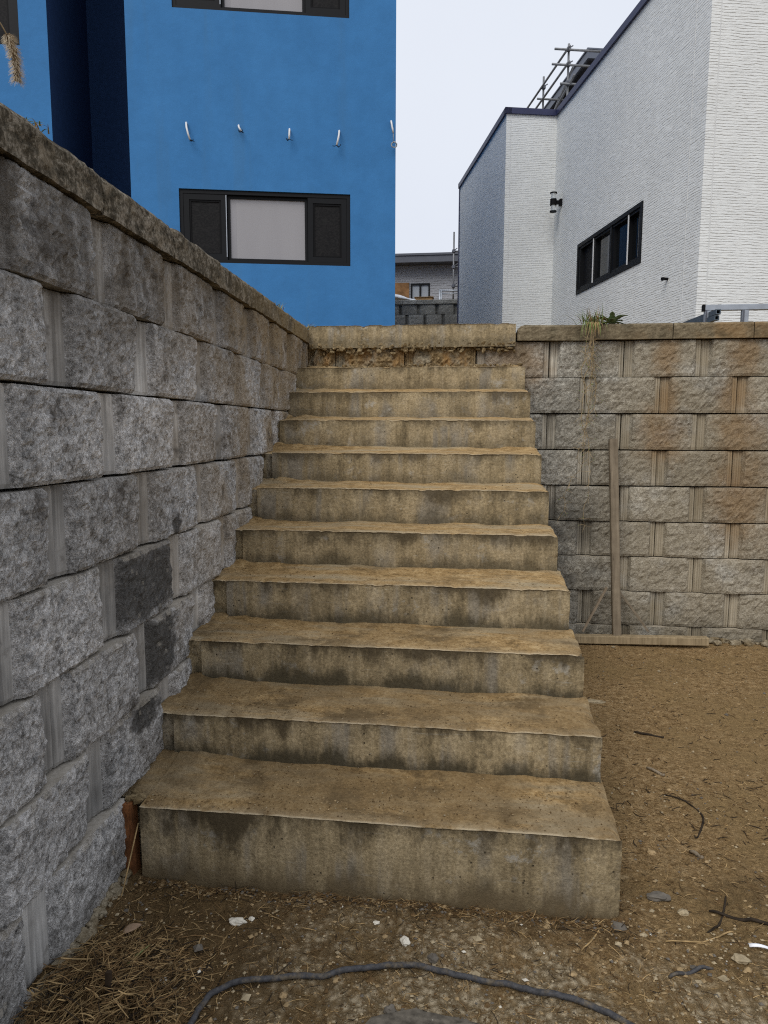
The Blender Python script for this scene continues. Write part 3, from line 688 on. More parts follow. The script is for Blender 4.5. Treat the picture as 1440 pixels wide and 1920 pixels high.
def blue_window(h):
    a0, a1, z0, z1 = h; m1, m2 = a0+.512, a1-.478
    w_ = link('window', None, BH_, (a0, 0, z0)); a1 -= a0; z1 -= z0; m1 -= a0; m2 -= a0
    mb = MB(); e = .002
    mb.box((e, .016, e), (a1-e, .115, .036)); mb.box((e, .016, z1-.042), (a1-e, .115, z1-e))
    mb.box((e, .016, .036), (.040, .115, z1-.042)); mb.box((a1-.040, .016, .036), (a1-e, .115, z1-.042))
    sash(mb, .042, m1, .038, z1-.044, .022, .05, .062); sash(mb, m2, a1-.042, .038, z1-.044, .022, .05, .058)
    sash(mb, m1+.004, m2-.004, .038, z1-.044, .055, .085, .030, .026)
    mb.build('frame', FRAME, w_)
    mb = MB(); mb.box((m1-.010, .018, .07), (m1-.002, .022, z1-.05)); mb.build('pull_strip', STEEL, w_)
    for s0, s1 in ((.104, m1-.062), (m2+.058, a1-.100)):
        mb = MB(); mb.box((s0-.005, .040, .095), (s1+.005, .044, z1-.10)); mb.build('screen', SCREEN, w_)
        mb = MB(); sash(mb, s0, s1, .10, z1-.106, .030, .039, .018, .010); mb.build('screen_edge', BLACK, w_)
    mb = MB(); mb.box((m1+.03, .070, .060), (m2-.03, .076, z1-.07)); mb.build('pane', PANE, w_)
    mb = MB(); mb.box((m1+.10, .066, .066), (m2-.034, .069, z1-.112)); mb.build('protective_film', FILM, w_)
for h in (W1, W2, W3): blue_window(h)
q = random.Random(5)
WIRES = [(-2.292, 4.649, .04, -.17, 0), (-1.732, 4.646, .03, -.055, 0), (-1.181, 4.631, -.005, -.10, 0), (-.634, 4.638, -.03, -.15, 0), (-.055, 4.765, .02, -.12, 1)]
for u, z, dx, dz, coil in WIRES:
    z = zrel(z); mb = MB()
    pts = [(u, .02, z+.02), (u, -.03, z+.015), (u+dx*.15, -.055, z+dz*.25), (u+dx*.5, -.065, z+dz*.6), (u+dx, -.06, z+dz)]
    mb.tube(pts, .0105, 8)
    w_ = mb.build('conduit', WIRE, BH_, True)
    mb = MB(); e = Vector((u+dx, -.06, z+dz))
    if coil:
        mb.tube([e, e+Vector((0, 0, -.10))], .004, 5)
        for r_ in (.026, .032, .029):
            mb.tube([e+Vector((.01+r_*math.cos(a), q.uniform(-.008, .008), -.125+r_*math.sin(a))) for a in [i*math.pi/8 for i in range(17)]], .0045, 5)
        mb.build('wire_coil', plain('grey_wire', (.28, .29, .3), .5), w_, True)
    else:
        for i in range(4):
            a = q.uniform(-1.2, 1.6); l = q.uniform(.03, .06)
            mb.tube([e, e+Vector((math.sin(a)*l*.6, -.015, -.012-abs(math.cos(a))*.012)), e+Vector((math.sin(a)*l, -.02+q.uniform(-.02, .01), -.015+q.uniform(-.012, .02)))], .0035, 5)
        mb.build('wire_end', BLACK, w_, True)

WH = thing('white_house', 'white ripple-sided house with navy roof edge on the right', 'house', (1.184, 11.439, 1.95), TH)
HT = 6.02-1.95
WW = (-2.98, -1.03, zrel(3.235), zrel(3.908))
foot = [(-.773, 3.30), (-.773, 0), (0, 0), (0, -4.20), (7, -4.20), (7, 3.30)]
mb = MB()
for i, (a, b) in enumerate(zip(foot, foot[1:]+foot[:1])):
    if i == 2: wall_grid(mb, 'y', 0, -4.20, 0, -.05, HT, [WW], flip=True)
    else: mb.add([(*a, -.05), (*b, -.05), (*b, HT), (*a, HT)], [(0, 1, 2, 3)])
mb.add([(x, y, HT) for x, y in foot], [tuple(range(6))])
mb.build('siding_wall', WHITE, WH)
tb = [(-.80, 3.33), (-.80, -.03), (-.03, -.03), (-.03, -4.23), (7.03, -4.23), (7.03, 3.33)]
mb = MB(); o_ = .06
for i in range(6):
    a, b = Vector((*tb[i], 0)), Vector((*tb[(i+1) % 6], 0)); d = (b-a).normalized(); nrm = Vector((-d.y, d.x, 0))
    p_ = [a, b, b+nrm*.10, a+nrm*.10]
    z0, z1 = HT-.008-.0007*i, HT+.075+.0007*i
    mb.add([(v.x, v.y, z0) for v in p_]+[(v.x, v.y, z1) for v in p_], [(0, 3, 2, 1), (4, 5, 6, 7), (0, 1, 5, 4), (1, 2, 6, 5), (2, 3, 7, 6), (3, 0, 4, 7)])
mb.build('roof_trim', NAVYTRIM, WH)
for (x, y, ax) in ((-.705, -.003, 0), (-.003, -3.93, 1), (-.776, 2.9, 1), (.09, -4.203, 0), (-.776, 3.298, 2)):
    mb = MB()
    if ax == 0: mb.box((x, y, .2), (x+.008, y+.01, HT-.02))
    elif ax == 1: mb.box((x, y, .2), (x+.01, y+.010, HT-.02))
    else: mb.box((x-.012, y-.03, -.05), (x+.01, y+.02, HT-.01))
    mb.build('panel_joint' if ax < 2 else 'corner_trim', plain('joint_sealant', (.64, .65, .65), .8) if ax < 2 else NAVYTRIM, WH)
w_ = link('window', None, WH, (0, WW[0], WW[2])); ln, hh = WW[1]-WW[0], WW[3]-WW[2]
mb = MB()
for a, b in (((-.012, .002, .002), (.10, ln-.002, .05)), ((-.012, .002, hh-.05), (.10, ln-.002, hh-.002)), ((-.012, .002, .05), (.10, .045, hh-.05)), ((-.012, ln-.045, .05), (.10, ln-.002, hh-.05)),
             ((-.004, .83, .05), (.09, .87, hh-.05)), ((.0, .045, .05), (.085, .09, hh-.05)), ((.0, ln-.1, .05), (.085, ln-.045, hh-.05))): mb.box(a, b)
for a, b in ((.37, .41), (.79, .83), (.87, .92), (1.36, 1.40)): mb.box((.012, a, .05), (.08, b, hh-.05))
mb.box((.004, .09, .05), (.082, ln-.1, .085)); mb.box((.004, .09, hh-.08), (.082, ln-.1, hh-.05))
mb.build('frame', FRAME, w_)
for yy in (.352, 1.385):
    mb = MB(); mb.box((-.008, yy, .055), (.002, yy+.016, hh-.055)); mb.build('bright_strip', WIRE, w_)
for a, b, mt in ((.10, .35, LIGHTGLASS), (.41, .79, DARKGLASS), (.92, 1.36, DARKGLASS), (1.41, ln-.10, SCREEN)):
    if mt is LIGHTGLASS:
        mb = MB(); mb.box((.05, .10, .085), (.054, .20, hh-.08)); mb.build('pane', LIGHTGLASS, w_)  # pale half paints the light reflected in this otherwise dark pane
        mb = MB(); mb.box((.06, .20, .085), (.064, .37, hh-.08)); mb.build('pane', DARKGLASS, w_)
    else:
        mb = MB(); mb.box((.05, a-.002, .084), (.054, b+.002, hh-.079)); mb.build('pane', mt, w_)
# up-and-down wall lamp
lp = link('wall_lamp', None, WH, (0, -.31, zrel(4.685)))
mb = MB(); mb.box((-.035, -.035, -.045), (.002, .035, .045)); mb.box((-.085, -.02, -.025), (-.03, .02, .025)); mb.build('bracket', BLACK, lp)
mb = MB(); mb.tube([(-.125, 0, -.045), (-.125, 0, .045)], .048, 16); mb.build('lamp_body', BLACK, lp)
for sg in (-1, 1):
    mb = MB(); mb.tube([(-.125, 0, .046*sg), (-.125, 0, .122*sg)], .036, 14); mb.build('glass_tube', CLEAR, lp)
    mb = MB(); mb.tube([(-.125, 0, .123*sg), (-.125, 0, .139*sg)], .05, 16); mb.build('end_cap', BLACK, lp)
mb = MB(); mb.tube([(.01, -3.613, zrel(2.931)), (-.05, -3.613, zrel(2.931))], .015, 10); mb.tube([(-.05, -3.613, zrel(2.931)), (-.066, -3.613, zrel(2.928))], .019, 10); mb.build('pipe_stub', BLACK, WH)

TL = thing('grey_house', 'tall dark house with slate roof edge showing above the white house roof', 'house', (2.355, 16.8, 1.95), TH)
z1 = zrel(9.546)
mb = MB(); mb.box((.45, .35, -.05), (6, 6, z1-.23)); mb.build('wall', plain('brown_stone_cladding', (.055, .045, .042), .9, .2, 0, .6, 14), TL)
mb = MB(); mb.box((0, 0, z1-.20), (6.5, 6.5, z1-.03)); mb.box((-.025, -.025, z1-.03), (6.52, 6.52, z1)); mb.build('roof_fascia', EAVE, TL)
mb = MB(); mb.box((.06, .06, z1-.225), (6.4, 6.4, z1-.202)); mb.build('soffit', plain('dark_soffit', (.025, .025, .03), .8), TL)
w_ = link('window', None, TL, (.45, 1.0, z1-1.15)); mb = MB()
for a, b in (((-.03, 0, 0), (0, 1.4, .06)), ((-.03, 0, .64), (0, 1.4, .7)), ((-.03, 0, .06), (0, .06, .64)), ((-.03, 1.34, .06), (0, 1.4, .64)), ((-.03, .68, .06), (0, .72, .64))): mb.box(a, b)
mb.build('frame', FRAME, w_); mb = MB(); mb.box((-.012, .06, .06), (-.004, 1.34, .64)); mb.build('pane', LIGHTGLASS, w_)

def pipe(par, name, a, b, r=.024):
    mb = MB(); mb.tube([a, b], r, 8); return mb.build(name, SCAFF, par, True)
def coupler(par, c):
    mb = MB(); mb.bevbox((c[0]-.04, c[1]-.04, c[2]-.045), (c[0]+.04, c[1]+.04, c[2]+.045), .012); mb.tube([(c[0]+.02, c[1], c[2]+.03), (c[0]+.09, c[1], c[2]+.075)], .012, 6)
    mb.build('coupler', DKMETAL, par)
SC = thing('scaffolding', 'pipe scaffolding beside the dark roof, rising above the white house', 'scaffold', (1.875, 16.2, 1.95), TH)
za, zb_, zc = zrel(9.22), zrel(8.92), zrel(8.55)
for v, tp in ((0, zrel(9.36)), (1.62, zrel(9.46)), (3.4, zrel(8.7)), (5.2, zrel(8.7))): pipe(SC, 'standard', (0, v, 0), (0, v, tp))
pipe(SC, 'standard', (.62, .02, 0), (.62, .02, zrel(8.4)))
for z in (za, zb_, zrel(7.2), zrel(5.2), zrel(3.4)): pipe(SC, 'ledger', (-.05, -.2, z), (-.05, 5.5, z))
for z, a, b in ((za, -.32, .85), (zb_, -.37, .6), (zc, -.18, .45)): pipe(SC, 'transom', (a, -.05, z+.0), (b, -.05, z)); coupler(SC, (-.01, -.03, z+.02))
pipe(SC, 'transom', (-.16, 1.57, zrel(8.95)), (.62, 1.57, zrel(8.95)))
coupler(SC, (0, 1.6, zrel(9.22)))
pipe(SC, 'brace', (.03, -.3, zrel(8.62)), (.03, 2.6, zrel(8.1))); pipe(SC, 'brace', (.10, 0, zrel(8.9)), (.10, 3.4, zrel(7.7)))

FH = thing('grey_house', 'distant low grey-sided house with dark roof edge between the two houses', 'house', (-1.5, 22, 4.18), 0)
mb = MB(); hz = 6.24-4.18
hw = (-.409, .175, 5.08-4.18, 5.72-4.18)
wall_grid(mb, 'x', 0, -5, 4, -.05, hz, [hw])
mb.add([(4, 0, -.05), (4, 5, -.05), (4, 5, hz), (4, 0, hz)], [(0, 1, 2, 3)]); mb.add([(-5, 0, -.05), (-5, 5, -.05), (-5, 5, hz), (-5, 0, hz)], [(3, 2, 1, 0)]); mb.add([(-5, 5, -.05), (4, 5, -.05), (4, 5, hz), (-5, 5, hz)], [(3, 2, 1, 0)])
mb.build('siding_wall', GREYSIDE, FH)
mb = MB(); mb.box((-5.5, -.45, hz), (4.4, 5.4, hz+.19)); mb.box((-5.52, -.48, hz+.19), (4.42, 5.42, hz+.25)); mb.build('roof_fascia', DKMETAL, FH)
w_ = link('window', None, FH, (hw[0], 0, hw[2])); mb = MB(); a1, b1 = hw[1]-hw[0], hw[3]-hw[2]
sash(mb, .002, a1-.002, .002, b1-.002, -.02, .08, .045); mb.box((a1/2-.025, -.015, .047), (a1/2+.025, .075, b1-.047)); mb.build('frame', FRAME, w_)
for a, b in ((.047, a1/2-.025), (a1/2+.025, a1-.047)):
    mb = MB(); mb.box((a-.001, .03, .046), (b+.001, .036, b1-.046)); mb.build('pane', LIGHTGLASS, w_)
mb = MB(); mb.box((-1.6, -.03, .9), (-.45, -.004, 1.56)); mb.build('rusty_panel', RUST, FH)

FW = thing('retaining_wall', 'distant grey block retaining wall seen between the blue house and the white house', 'wall', (-3, 17, 1.9), 0)
for r_ in range(11):
    for i in range(11):
        if r_ > 3: break
        b = link('block', far_meshes[(r_*5+i*3) % 4], FW, (-.0+i*.425+(.15 if r_ % 2 else 0)-.11*(r_ > 1), rr.uniform(-.004, .004), 4.26-1.9-(r_+1)*.235))
        b.scale = (.425/BW, 1, .235/BH)
mb = MB(); mb.box((-2, .12, -.1), (7, .3, 2.36)); mb.box((-2, -.01, -.1), (7, .12, 4.26-1.9-4*.235)); mb.build('wall_core', SOIL, FW)
cf = cap_mesh('cap_stone', .48, 71, FB[0])
for i in range(10): link('cap_stone', cf, FW, (i*.48-.1, -.03, 2.36))

# things on the upper terrace, far behind
mb = MB(); pts = []
for i in range(13):
    f = i/12
    for j in range(5):
        pts.append((-2.3+1.2*f, 17.55+.25*j/4, 4.33+.33*math.sin(min(1, (1-f)*.75+.02)*2.0)*(.75+.25*math.sin(j*1.3))+.02*fr((f*6, j, 2), 2)))
mb.add(pts, [(i*5+j, (i+1)*5+j, (i+1)*5+j+1, i*5+j+1) for i in range(12) for j in range(4)])
o = mb.build('tarp', TARP, None, True); sm = o.modifiers.new('thick', 'SOLIDIFY'); sm.thickness = .03
tag(o, 'white sheet draped on top of the distant block wall', 'tarp')
mb = MB(); mb.bevbox((-1.50, 18.6, 4.19), (-1.05, 18.9, 4.70), .01); mb.box((-1.52, 18.58, 4.70), (-1.03, 18.92, 4.715))
tag(mb.build('crate', CRATE), 'brown box in front of the distant grey house window', 'crate')
mb = MB()
for i in range(2): mb.tube([(-.88+i*.04, 18.8, 4.19), (-.88+i*.04, 18.8, 4.90)], .024, 8)
mb.tube([(-.9, 18.8, 4.9), (-.2, 18.82, 4.88)], .024, 8); mb.tube([(-.9, 18.8, 4.82), (-.2, 18.82, 4.82)], .018, 8)
tag(mb.build('pipe_rail', STEEL, None, True), 'pale bent pipe rail on the distant terrace under the thin scaffold pole', 'railing')
S2 = thing('scaffolding', 'thin scaffold pole with short cross pipes beside the far edge of the white house', 'scaffold', (-.545, 19.2, 4.18), 0)
pipe(S2, 'standard', (0, 0, 0), (0, 0, 2.26), .022)
for z in (1.78, 1.38, .9): pipe(S2, 'transom', (-.05, 0, z), (1.2, .1, z), .02); coupler(S2, (0, 0, z))
pipe(S2, 'brace', (0, .04, 1.36), (.9, .1, 2.3), .018); pipe(S2, 'brace', (-.15, -.02, .1), (.9, .1, 1.2), .02); pipe(S2, 'brace', (-.05, -.1, .1), (1.0, .05, 1.15), .02)

# ------------------------------------------------------------------ on the right wall top
RL = thing('metal_railing', 'galvanised square-tube railing standing above the right block wall', 'railing', (1.67, 5.6, 1.95), 0)
mb = MB(); mb.bevbox((0, -.02, .293), (3.2, .02, .334), .003); mb.build('top_rail', STEEL, RL)
mb = MB(); mb.box((-.003, -.0215, .291), (.012, .0215, .336)); mb.build('end_cap', BLACK, RL)
for x in (.012, .272, .99, 1.7, 2.4, 3.1):
    mb = MB(); mb.bevbox((x, -.02, 0), (x+.045, .02, .293), .003); mb.build('post', STEEL, RL)
    mb = MB(); mb.box((x+.002, -.023, 0), (x+.014, -.0205, .292)); mb.build('post_dark_strip', DKMETAL, RL)  # thin dark strip down the left front of each post, for a channel look
def square_tube(a, b, w_, label):
    a, b = Vector(a), Vector(b); d = (b-a).normalized(); sx = d.cross(Vector((0, 0, 1))).normalized(); sz = sx.cross(d)
    o = thing('steel_tube', label, 'tube', a, 0, 'steel tubes lying behind the right wall cap')
    mb = MB(); h = w_/2; t_ = .006
    def ring(c, r): return [c+sx*r*i+sz*r*j for i, j in ((-1, -1), (1, -1), (1, 1), (-1, 1))]
    z0 = Vector((0, 0, 0)); e = b-a
    V = ring(z0, h)+ring(e, h)+ring(z0, h-t_)+ring(e, h-t_)
    F = []
    for i in range(4):
        k = (i+1) % 4; F += [(i, k, 4+k, 4+i), (8+k, 8+i, 12+i, 12+k), (k, i, 8+i, 8+k), (4+i, 4+k, 12+k, 12+i)]
    mb.add(V, F); mb.build('tube_wall', plain('slate_steel', (.10, .125, .15), .5, .4, .4), o)
square_tube((1.733, 5.45, 2.213), (1.62, 6.9, 2.213), .035, 'dark square steel tube, upper one beside the railing post')
square_tube((1.728, 5.46, 2.172), (1.53, 6.85, 2.172), .035, 'dark square steel tube, lower one beside the railing post')
mb = MB(); mb.bevbox((1.5, 5.85, 1.94), (1.78, 5.99, 2.153), .01)
tag(mb.build('concrete_block', EROD), 'low block under the two steel tubes behind the wall cap', 'block')

# ------------------------------------------------------------------ timber by the right wall
def board(name, a, b, wx, wy, mat, label, cat, wob=.0, seed=0, seg=10, axis='z', warp=0):
    a, b = Vector(a), Vector(b); d = (b-a).normalized(); ref = Vector((0, -1, 0)) if abs(d.y) < .8 else Vector((1, 0, 0))
    sx = d.cross(ref).normalized(); sy = sx.cross(d); V = []; prof = [(-1, -.8), (-.85, -1), (.85, -1), (1, -.8), (1, .8), (.85, 1), (-.85, 1), (-1, .8)]
    L_ = (b-a).length
    for i in range(seg+1):
        f = i/seg
        for k, (px_, py_) in enumerate(prof):
            w_ = 1+wob*fr((f*6+seed, k*.7, seed), 3); bow = warp*math.sin(f*math.pi)
            V.append(Vector(((px_*wx/2*w_)+bow, py_*wy/2*w_, f*L_)))
    F = [(i*8+k, i*8+(k+1) % 8, (i+1)*8+(k+1) % 8, (i+1)*8+k) for i in range(seg) for k in range(8)]+[tuple(range(8))[::-1], tuple(seg*8+k for k in range(8))]
    mb = MB(); mb.add(V, F); o = mb.build(name, mat)
    M = Matrix((sx, sy, d)).transposed().to_4x4(); M.translation = a; o.matrix_world = M
    return tag(o, label, cat, 'sticks beside the wooden post' if name == 'wooden_stick' else None)
board('wooden_post', (.937, 4.545, .075), (.886, 4.645, 1.318), .052, .045, GREYWOOD, 'weathered grey wooden post leaning upright against the right block wall', 'post', .05, 3)
board('timber_beam', (.42, 4.52, .045), (1.487, 4.535, .062), .05, .058, TANWOOD, 'long dusty timber lying on the dirt along the foot of the wall', 'timber', .04, 5)
board('wooden_stick', (.728, 4.56, .085), (.885, 4.655, .36), .014, .012, STICK, 'thin splintered stick slanting up to the left side of the post', 'stick', .5, 8, 14)
board('wooden_stick', (1.145, 4.60, .09), (.965, 4.655, .335), .013, .011, GREYWOOD, 'thin brown stick slanting down from the right side of the post', 'stick', .6, 9, 14)

# ------------------------------------------------------------------ wedge and stem by the lowest step
mb = MB(); V = []
for i in range(12):
    f = i/11
    for k, (a, b) in enumerate(((-1, -1), (1, -1), (1, 1), (-1, 1))):
        V.append((-.954+a*(.0125+.003*fr((f*5, k, 1), 2))+.004*(1-f), 1.815+b*.02+.003*fr((f*7, k, 3), 2), .08+.238*f+(.004*fr((k*3, 1, 1), 2) if i == 11 else 0)))
mb.add(V, [(i*4+k, i*4+(k+1) % 4, (i+1)*4+(k+1) % 4, (i+1)*4+k) for i in range(11) for k in range(4)]+[(3, 2, 1, 0), (44, 45, 46, 47)])
tag(mb.build('wood_wedge', ORANGEWOOD), 'rotten orange wood strip wedged upright between lowest step and left wall', 'wood strip')
mb = MB(); mb.tube([(-.905, 1.765, .285), (-.918, 1.74, .2), (-.925, 1.70, .12), (-.932, 1.66, .075)], [.0018, .002, .002, .0022], 5)
tag(mb.build('dry_weed', STRAW, None, True), 'thin pale dry stem leaning against the left end of the lowest step', 'stem')

# ------------------------------------------------------------------ cable and scraps in the foreground
CP = [(-.62, 1.05), (-.598, 1.2), (-.585, 1.335), (-.583, 1.385), (-.566, 1.432), (-.522, 1.462), (-.455, 1.474), (-.395, 1.488), (-.33, 1.506), (-.26, 1.535), (-.175, 1.553), (-.09, 1.557), (-.015, 1.545), (.055, 1.535), (.125, 1.525), (.19, 1.512), (.26, 1.495), (.32, 1.468), (.40, 1.42), (.52, 1.33), (.7, 1.22), (1.0, 1.1)]
def spline(pts, n=6):
    out = []
    for i in range(len(pts)-1):
        p0, p1, p2, p3 = (Vector(pts[max(0, min(len(pts)-1, k))]) for k in (i-1, i, i+1, i+2))
        for j in range(n):
            t = j/n; out.append(.5*((2*p1)+(p2-p0)*t+(2*p0-5*p1+4*p2-p3)*t*t+(3*p1-p0-3*p2+p3)*t**3))
    out.append(Vector(pts[-1])); return out
sp = spline([(x, y, 0) for x, y in CP])
pts = [(v.x, v.y, gz(v.x, v.y)+.0065+.004*(1+math.sin(i*.23))*.6) for i, v in enumerate(sp)]
mb = MB(); mb.tube(pts, .0068, 10)
tag(mb.build('cable', CABLE, None, True), 'dark grey rubber cable curving across the dirt before the stairs', 'cable')
def twig(pts, r, mat, name, label, cat, n=6):
    mb = MB(); p_ = spline([(x, y, 0) for x, y in pts], 4); m_ = len(p_)
    mb.tube([(v.x, v.y, gz(v.x, v.y)+r*.8+h) for v, h in zip(p_, [.004*math.sin(i*.9) for i in range(m_)])], [r*(.65+.45*math.sin(math.pi*(i+1)/(m_+1))) for i in range(m_)], n)
    return tag(mb.build(name, mat, None, True), label, cat, 'twigs and stalks lying on the dirt' if name == 'twig' else None)
twig([(.482, 1.60), (.52, 1.622), (.56, 1.632), (.595, 1.645)], .0045, CABLE, 'cable_offcut', 'short black cable offcut lying right of the long cable', 'cable')
twig([(.655, 1.862), (.70, 1.845), (.75, 1.83), (.82, 1.82), (.9, 1.83)], .0042, TWIGD, 'twig', 'long dark twig lying at the right edge near the white scrap', 'twig')
twig([(.72, 1.93), (.695, 1.87), (.655, 1.80), (.62, 1.77)], .0028, TWIGD, 'twig', 'thin dark twig crossing the long twig at the right edge', 'twig')
twig([(.715, 2.53), (.79, 2.47), (.80, 2.38), (.755, 2.28), (.735, 2.25)], .0032, TWIGD, 'twig', 'curved hook-shaped dark twig on the dirt right of the second step', 'twig')
twig([(.735, 3.12), (.80, 3.09), (.85, 3.07)], .005, TWIGD, 'twig', 'straight dark twig on the dirt right of the third step', 'twig')
twig([(.70, 2.74), (.735, 2.70), (.75, 2.68)], .0055, GREYWOOD, 'twig', 'short grey twig on the dirt right of the second step', 'twig')
twig([(.70, 2.18), (.714, 2.15), (.722, 2.135)], .006, GREYWOOD, 'twig', 'stubby grey twig on the dirt right of the lowest step', 'twig')
twig([(.505, 1.72), (.60, 1.74), (.66, 1.77), (.70, 1.80)], .0022, STRAW, 'twig', 'long pale straw stalk right of the stair corner', 'straw')
twig([(.29, 1.66), (.325, 1.70), (.345, 1.735)], .002, STRAW, 'twig', 'pale straw stalk leaning at the foot of the lowest step', 'straw')
mb = MB(); V = []
for i in range(8):
    f = i/7
    for j in range(3): V.append((.706+.062*f, 1.728+.007*(j-1)*(1-.3*f)-.008*f, gz(.73, 1.73)+.008+.004*math.sin(f*4)+.003*(j == 1)))
mb.add(V, [(i*3+j, (i+1)*3+j, (i+1)*3+j+1, i*3+j+1) for i in range(7) for j in range(2)])
o = mb.build('plastic_scrap', PAPER, None, True); o.modifiers.new('thick', 'SOLIDIFY').thickness = .002
tag(o, 'white plastic scrap on the dirt at the right edge', 'scrap')
for nm, mat, (x, y), r, lab in (
    ('stone', PEB_D, (.535, 1.905), (.032, .017, .010), 'dark flat stone on the dirt right of the lowest step'),
    ('stone', PEB_W, (-.585, 1.652), (.021, .013, .007), 'white flat stone on the dirt below the left part of the stairs'),
    ('stone', PEB_W, (-.552, 1.668), (.008, .007, .005), 'small white stone touching the white flat stone'),
    ('stone', PEB_D, (-.072, 1.592), (.012, .012, .009), 'grey pebble just above the middle of the cable'),
    ('stone', PEB_W, (-.145, 1.637), (.012, .013, .008), 'pale upright pebble above the middle of the cable'),
    ('stone', PEB_W, (-.225, 1.695), (.009, .006, .004), 'small pale stone between the cable and the lowest step'),
    ('stone', PEB_D, (-.16, 1.432), (.013, .012, .009), 'dark pebble below the middle of the cable'),
    ('stone', PEB_T, (-.405, 1.44), (.009, .008, .005), 'yellowish pebble below the cable bend'),
    ('stone', PEB_L, (.585, 1.85), (.014, .012, .008), 'tan stone on the dirt below the dark flat stone'),
    ('stone', PEB_T, (.575, 2.145), (.012, .010, .006), 'yellowish stone on the dirt right of the lowest step corner'),
    ('stone', PEB_L, (.67, 1.68), (.02, .014, .009), 'tan stone on the dirt left of the white plastic scrap'),
    ('stone', PEB_L, (.028, 1.555), (.012, .01, .007), 'cream pebble resting against the right half of the cable'),
    ('stone', PEB_D, (.40, 1.76), (.02, .016, .007), 'flat grey stone at the front right corner of the stairs'),
    ('stone', PEB_T, (.213, 1.742), (.011, .010, .007), 'orange-tan stone at the foot of the lowest step'),
    ('stone', PEB_W, (-.70, 1.455), (.010, .009, .006), 'white pebble left of the cable bend'),
    ('stone', PEB_L, (.626, 3.505), (.055, .022, .006), 'pale flat stone beside the right end of the third step'),
    ('asphalt_chunk', ASPH, (-.06, 1.36), (.13, .075, .012), 'flat grey asphalt chunk at the bottom edge below the cable'),
    ('stone', ASPH, (.80, 1.62), (.07, .06, .018), 'lumpy grey stone at the right edge below the white scrap')):
    mb = MB(); mb.lump((0, 0, r[2]*.35), r, hash(lab) % 97 if False else len(lab)*1.37+x*10, 3, 0, .45)
    tag(mb.build(nm, mat, None, False, (x, y, gz(x, y))), lab, 'stone', 'loose stones lying on the dirt')
o = board('wooden_stake', (-.778, 1.345, .05), (-.782, 1.362, .178), .012, .011, DARKWOOD, 'dark brown stake poking out of the dry grass heap', 'stake', .2, 4)
mb = MB(); V = []
for i in range(7):
    f = i/6; w_ = .011*math.sin(math.pi*min(1, f*.9+.08))
    c = Vector((-.858+.03*f, 1.575+.035*f, .10+.006*math.sin(f*3)))
    V += [c+Vector((w_, -w_*.6, .002)), c+Vector((0, 0, -.002)), c+Vector((-w_, w_*.6, .003))]
mb.add(V, [(i*3+j, (i+1)*3+j, (i+1)*3+j+1, i*3+j+1) for i in range(6) for j in range(2)])
o = mb.build('dry_leaf', LEAFDRY, None, True); o.modifiers.new('thick', 'SOLIDIFY').thickness = .0015
tag(o, 'curled pinkish-tan dry leaf above the dry grass heap', 'leaf')
mb = MB(); mb.tube([(-.80, 1.455, .105), (-.778, 1.49, .118), (-.762, 1.52, .122)], [.0028, .0032, .0008], 4)
tag(mb.build('grass_sprig', GREENB, None, True), 'pale green grass blade lying on the dry grass heap', 'grass blade')

# ------------------------------------------------------------------ litter nobody could count
def strawbit(mb, c, L_, r, a, el, q, mi=0, seg=3):
    d = Vector((math.cos(a)*math.cos(el), math.sin(a)*math.cos(el), math.sin(el))); sd_ = Vector((-math.sin(a), math.cos(a), 0)); cv = q.uniform(-.35, .35)
    pts = [Vector(c)+d*(L_*(i/seg-.5))+sd_*(cv*L_*((i/seg-.5)**2)*2)+Vector((0, 0, q.uniform(-.3, .3)*r)) for i in range(seg+1)]
    mb.tube(pts, [r*.8]+[r]*(seg-1)+[r*.4], 3, mi, False)
q = random.Random(99); mb = MB()
hc = (-.80, 1.36)
for _ in range(3300):
    x = hc[0]+q.gauss(0, .105); y = hc[1]+q.gauss(0, .14)
    wx = -1.096+.0383*(4.7-y)+.01
    if x < wx or y > 1.62+q.uniform(-.05, .02) or x > -.55: continue
    k = max(0, 1-((x-hc[0]+.02)/.19)**2-((y-hc[1]+.02)/.24)**2)
    z = gz(x, y)+.075*k*q.random()+.002
    strawbit(mb, (x, y, z), q.uniform(.02, .085), q.uniform(.0007, .0015), q.gauss(.95, .9), q.gauss(0, .25)*k, q, 0 if q.random() < .40 else (1 if q.random() < .75 else 2), 3)
tag(mb.build('dry_grass_heap', [STRAW, STRAW2, TWIGD]), 'heap of dry brown grass at the foot of the left wall', 'dry grass', kind='stuff')
mb = MB(); q = random.Random(98)
def free(x, y):
    if y > 4.62: return False
    k = (y-1.8)/RUN; i = int(max(0, min(9, math.floor(k)))) if y > 1.78 else -1
    if y > 1.77: return x > xr[max(i, 0)]+.012
    return x > -1.096+.0383*(4.7-y)+.02
cnt = 0
while cnt < 4200:
    u = q.random()
    if u < .40: x, y = q.uniform(-1, .5), q.uniform(1.05, 1.77)
    elif u < .74: x, y = q.uniform(.35, 1.35), q.uniform(1.3, 2.7)
    else: x, y = q.uniform(.35, 2.1), q.uniform(2.2, 4.6)
    if not free(x, y): continue
    dark = q.random() < (.4 if y < 2.2 else .6)
    L_ = abs(q.gauss(.018, .012))+.006
    if y < 1.8 and x < -.3: L_ *= 1.4
    strawbit(mb, (x, y, gz(x, y)+.0018), L_, q.uniform(.0005, .0011)*(1.1 if y < 2.2 else 1.7), q.random()*6.28, q.gauss(0, .12), q, (2 if q.random() < .6 else 1) if dark else (0 if q.random() < .6 else 1), 2 if L_ < .03 else 3); cnt += 1
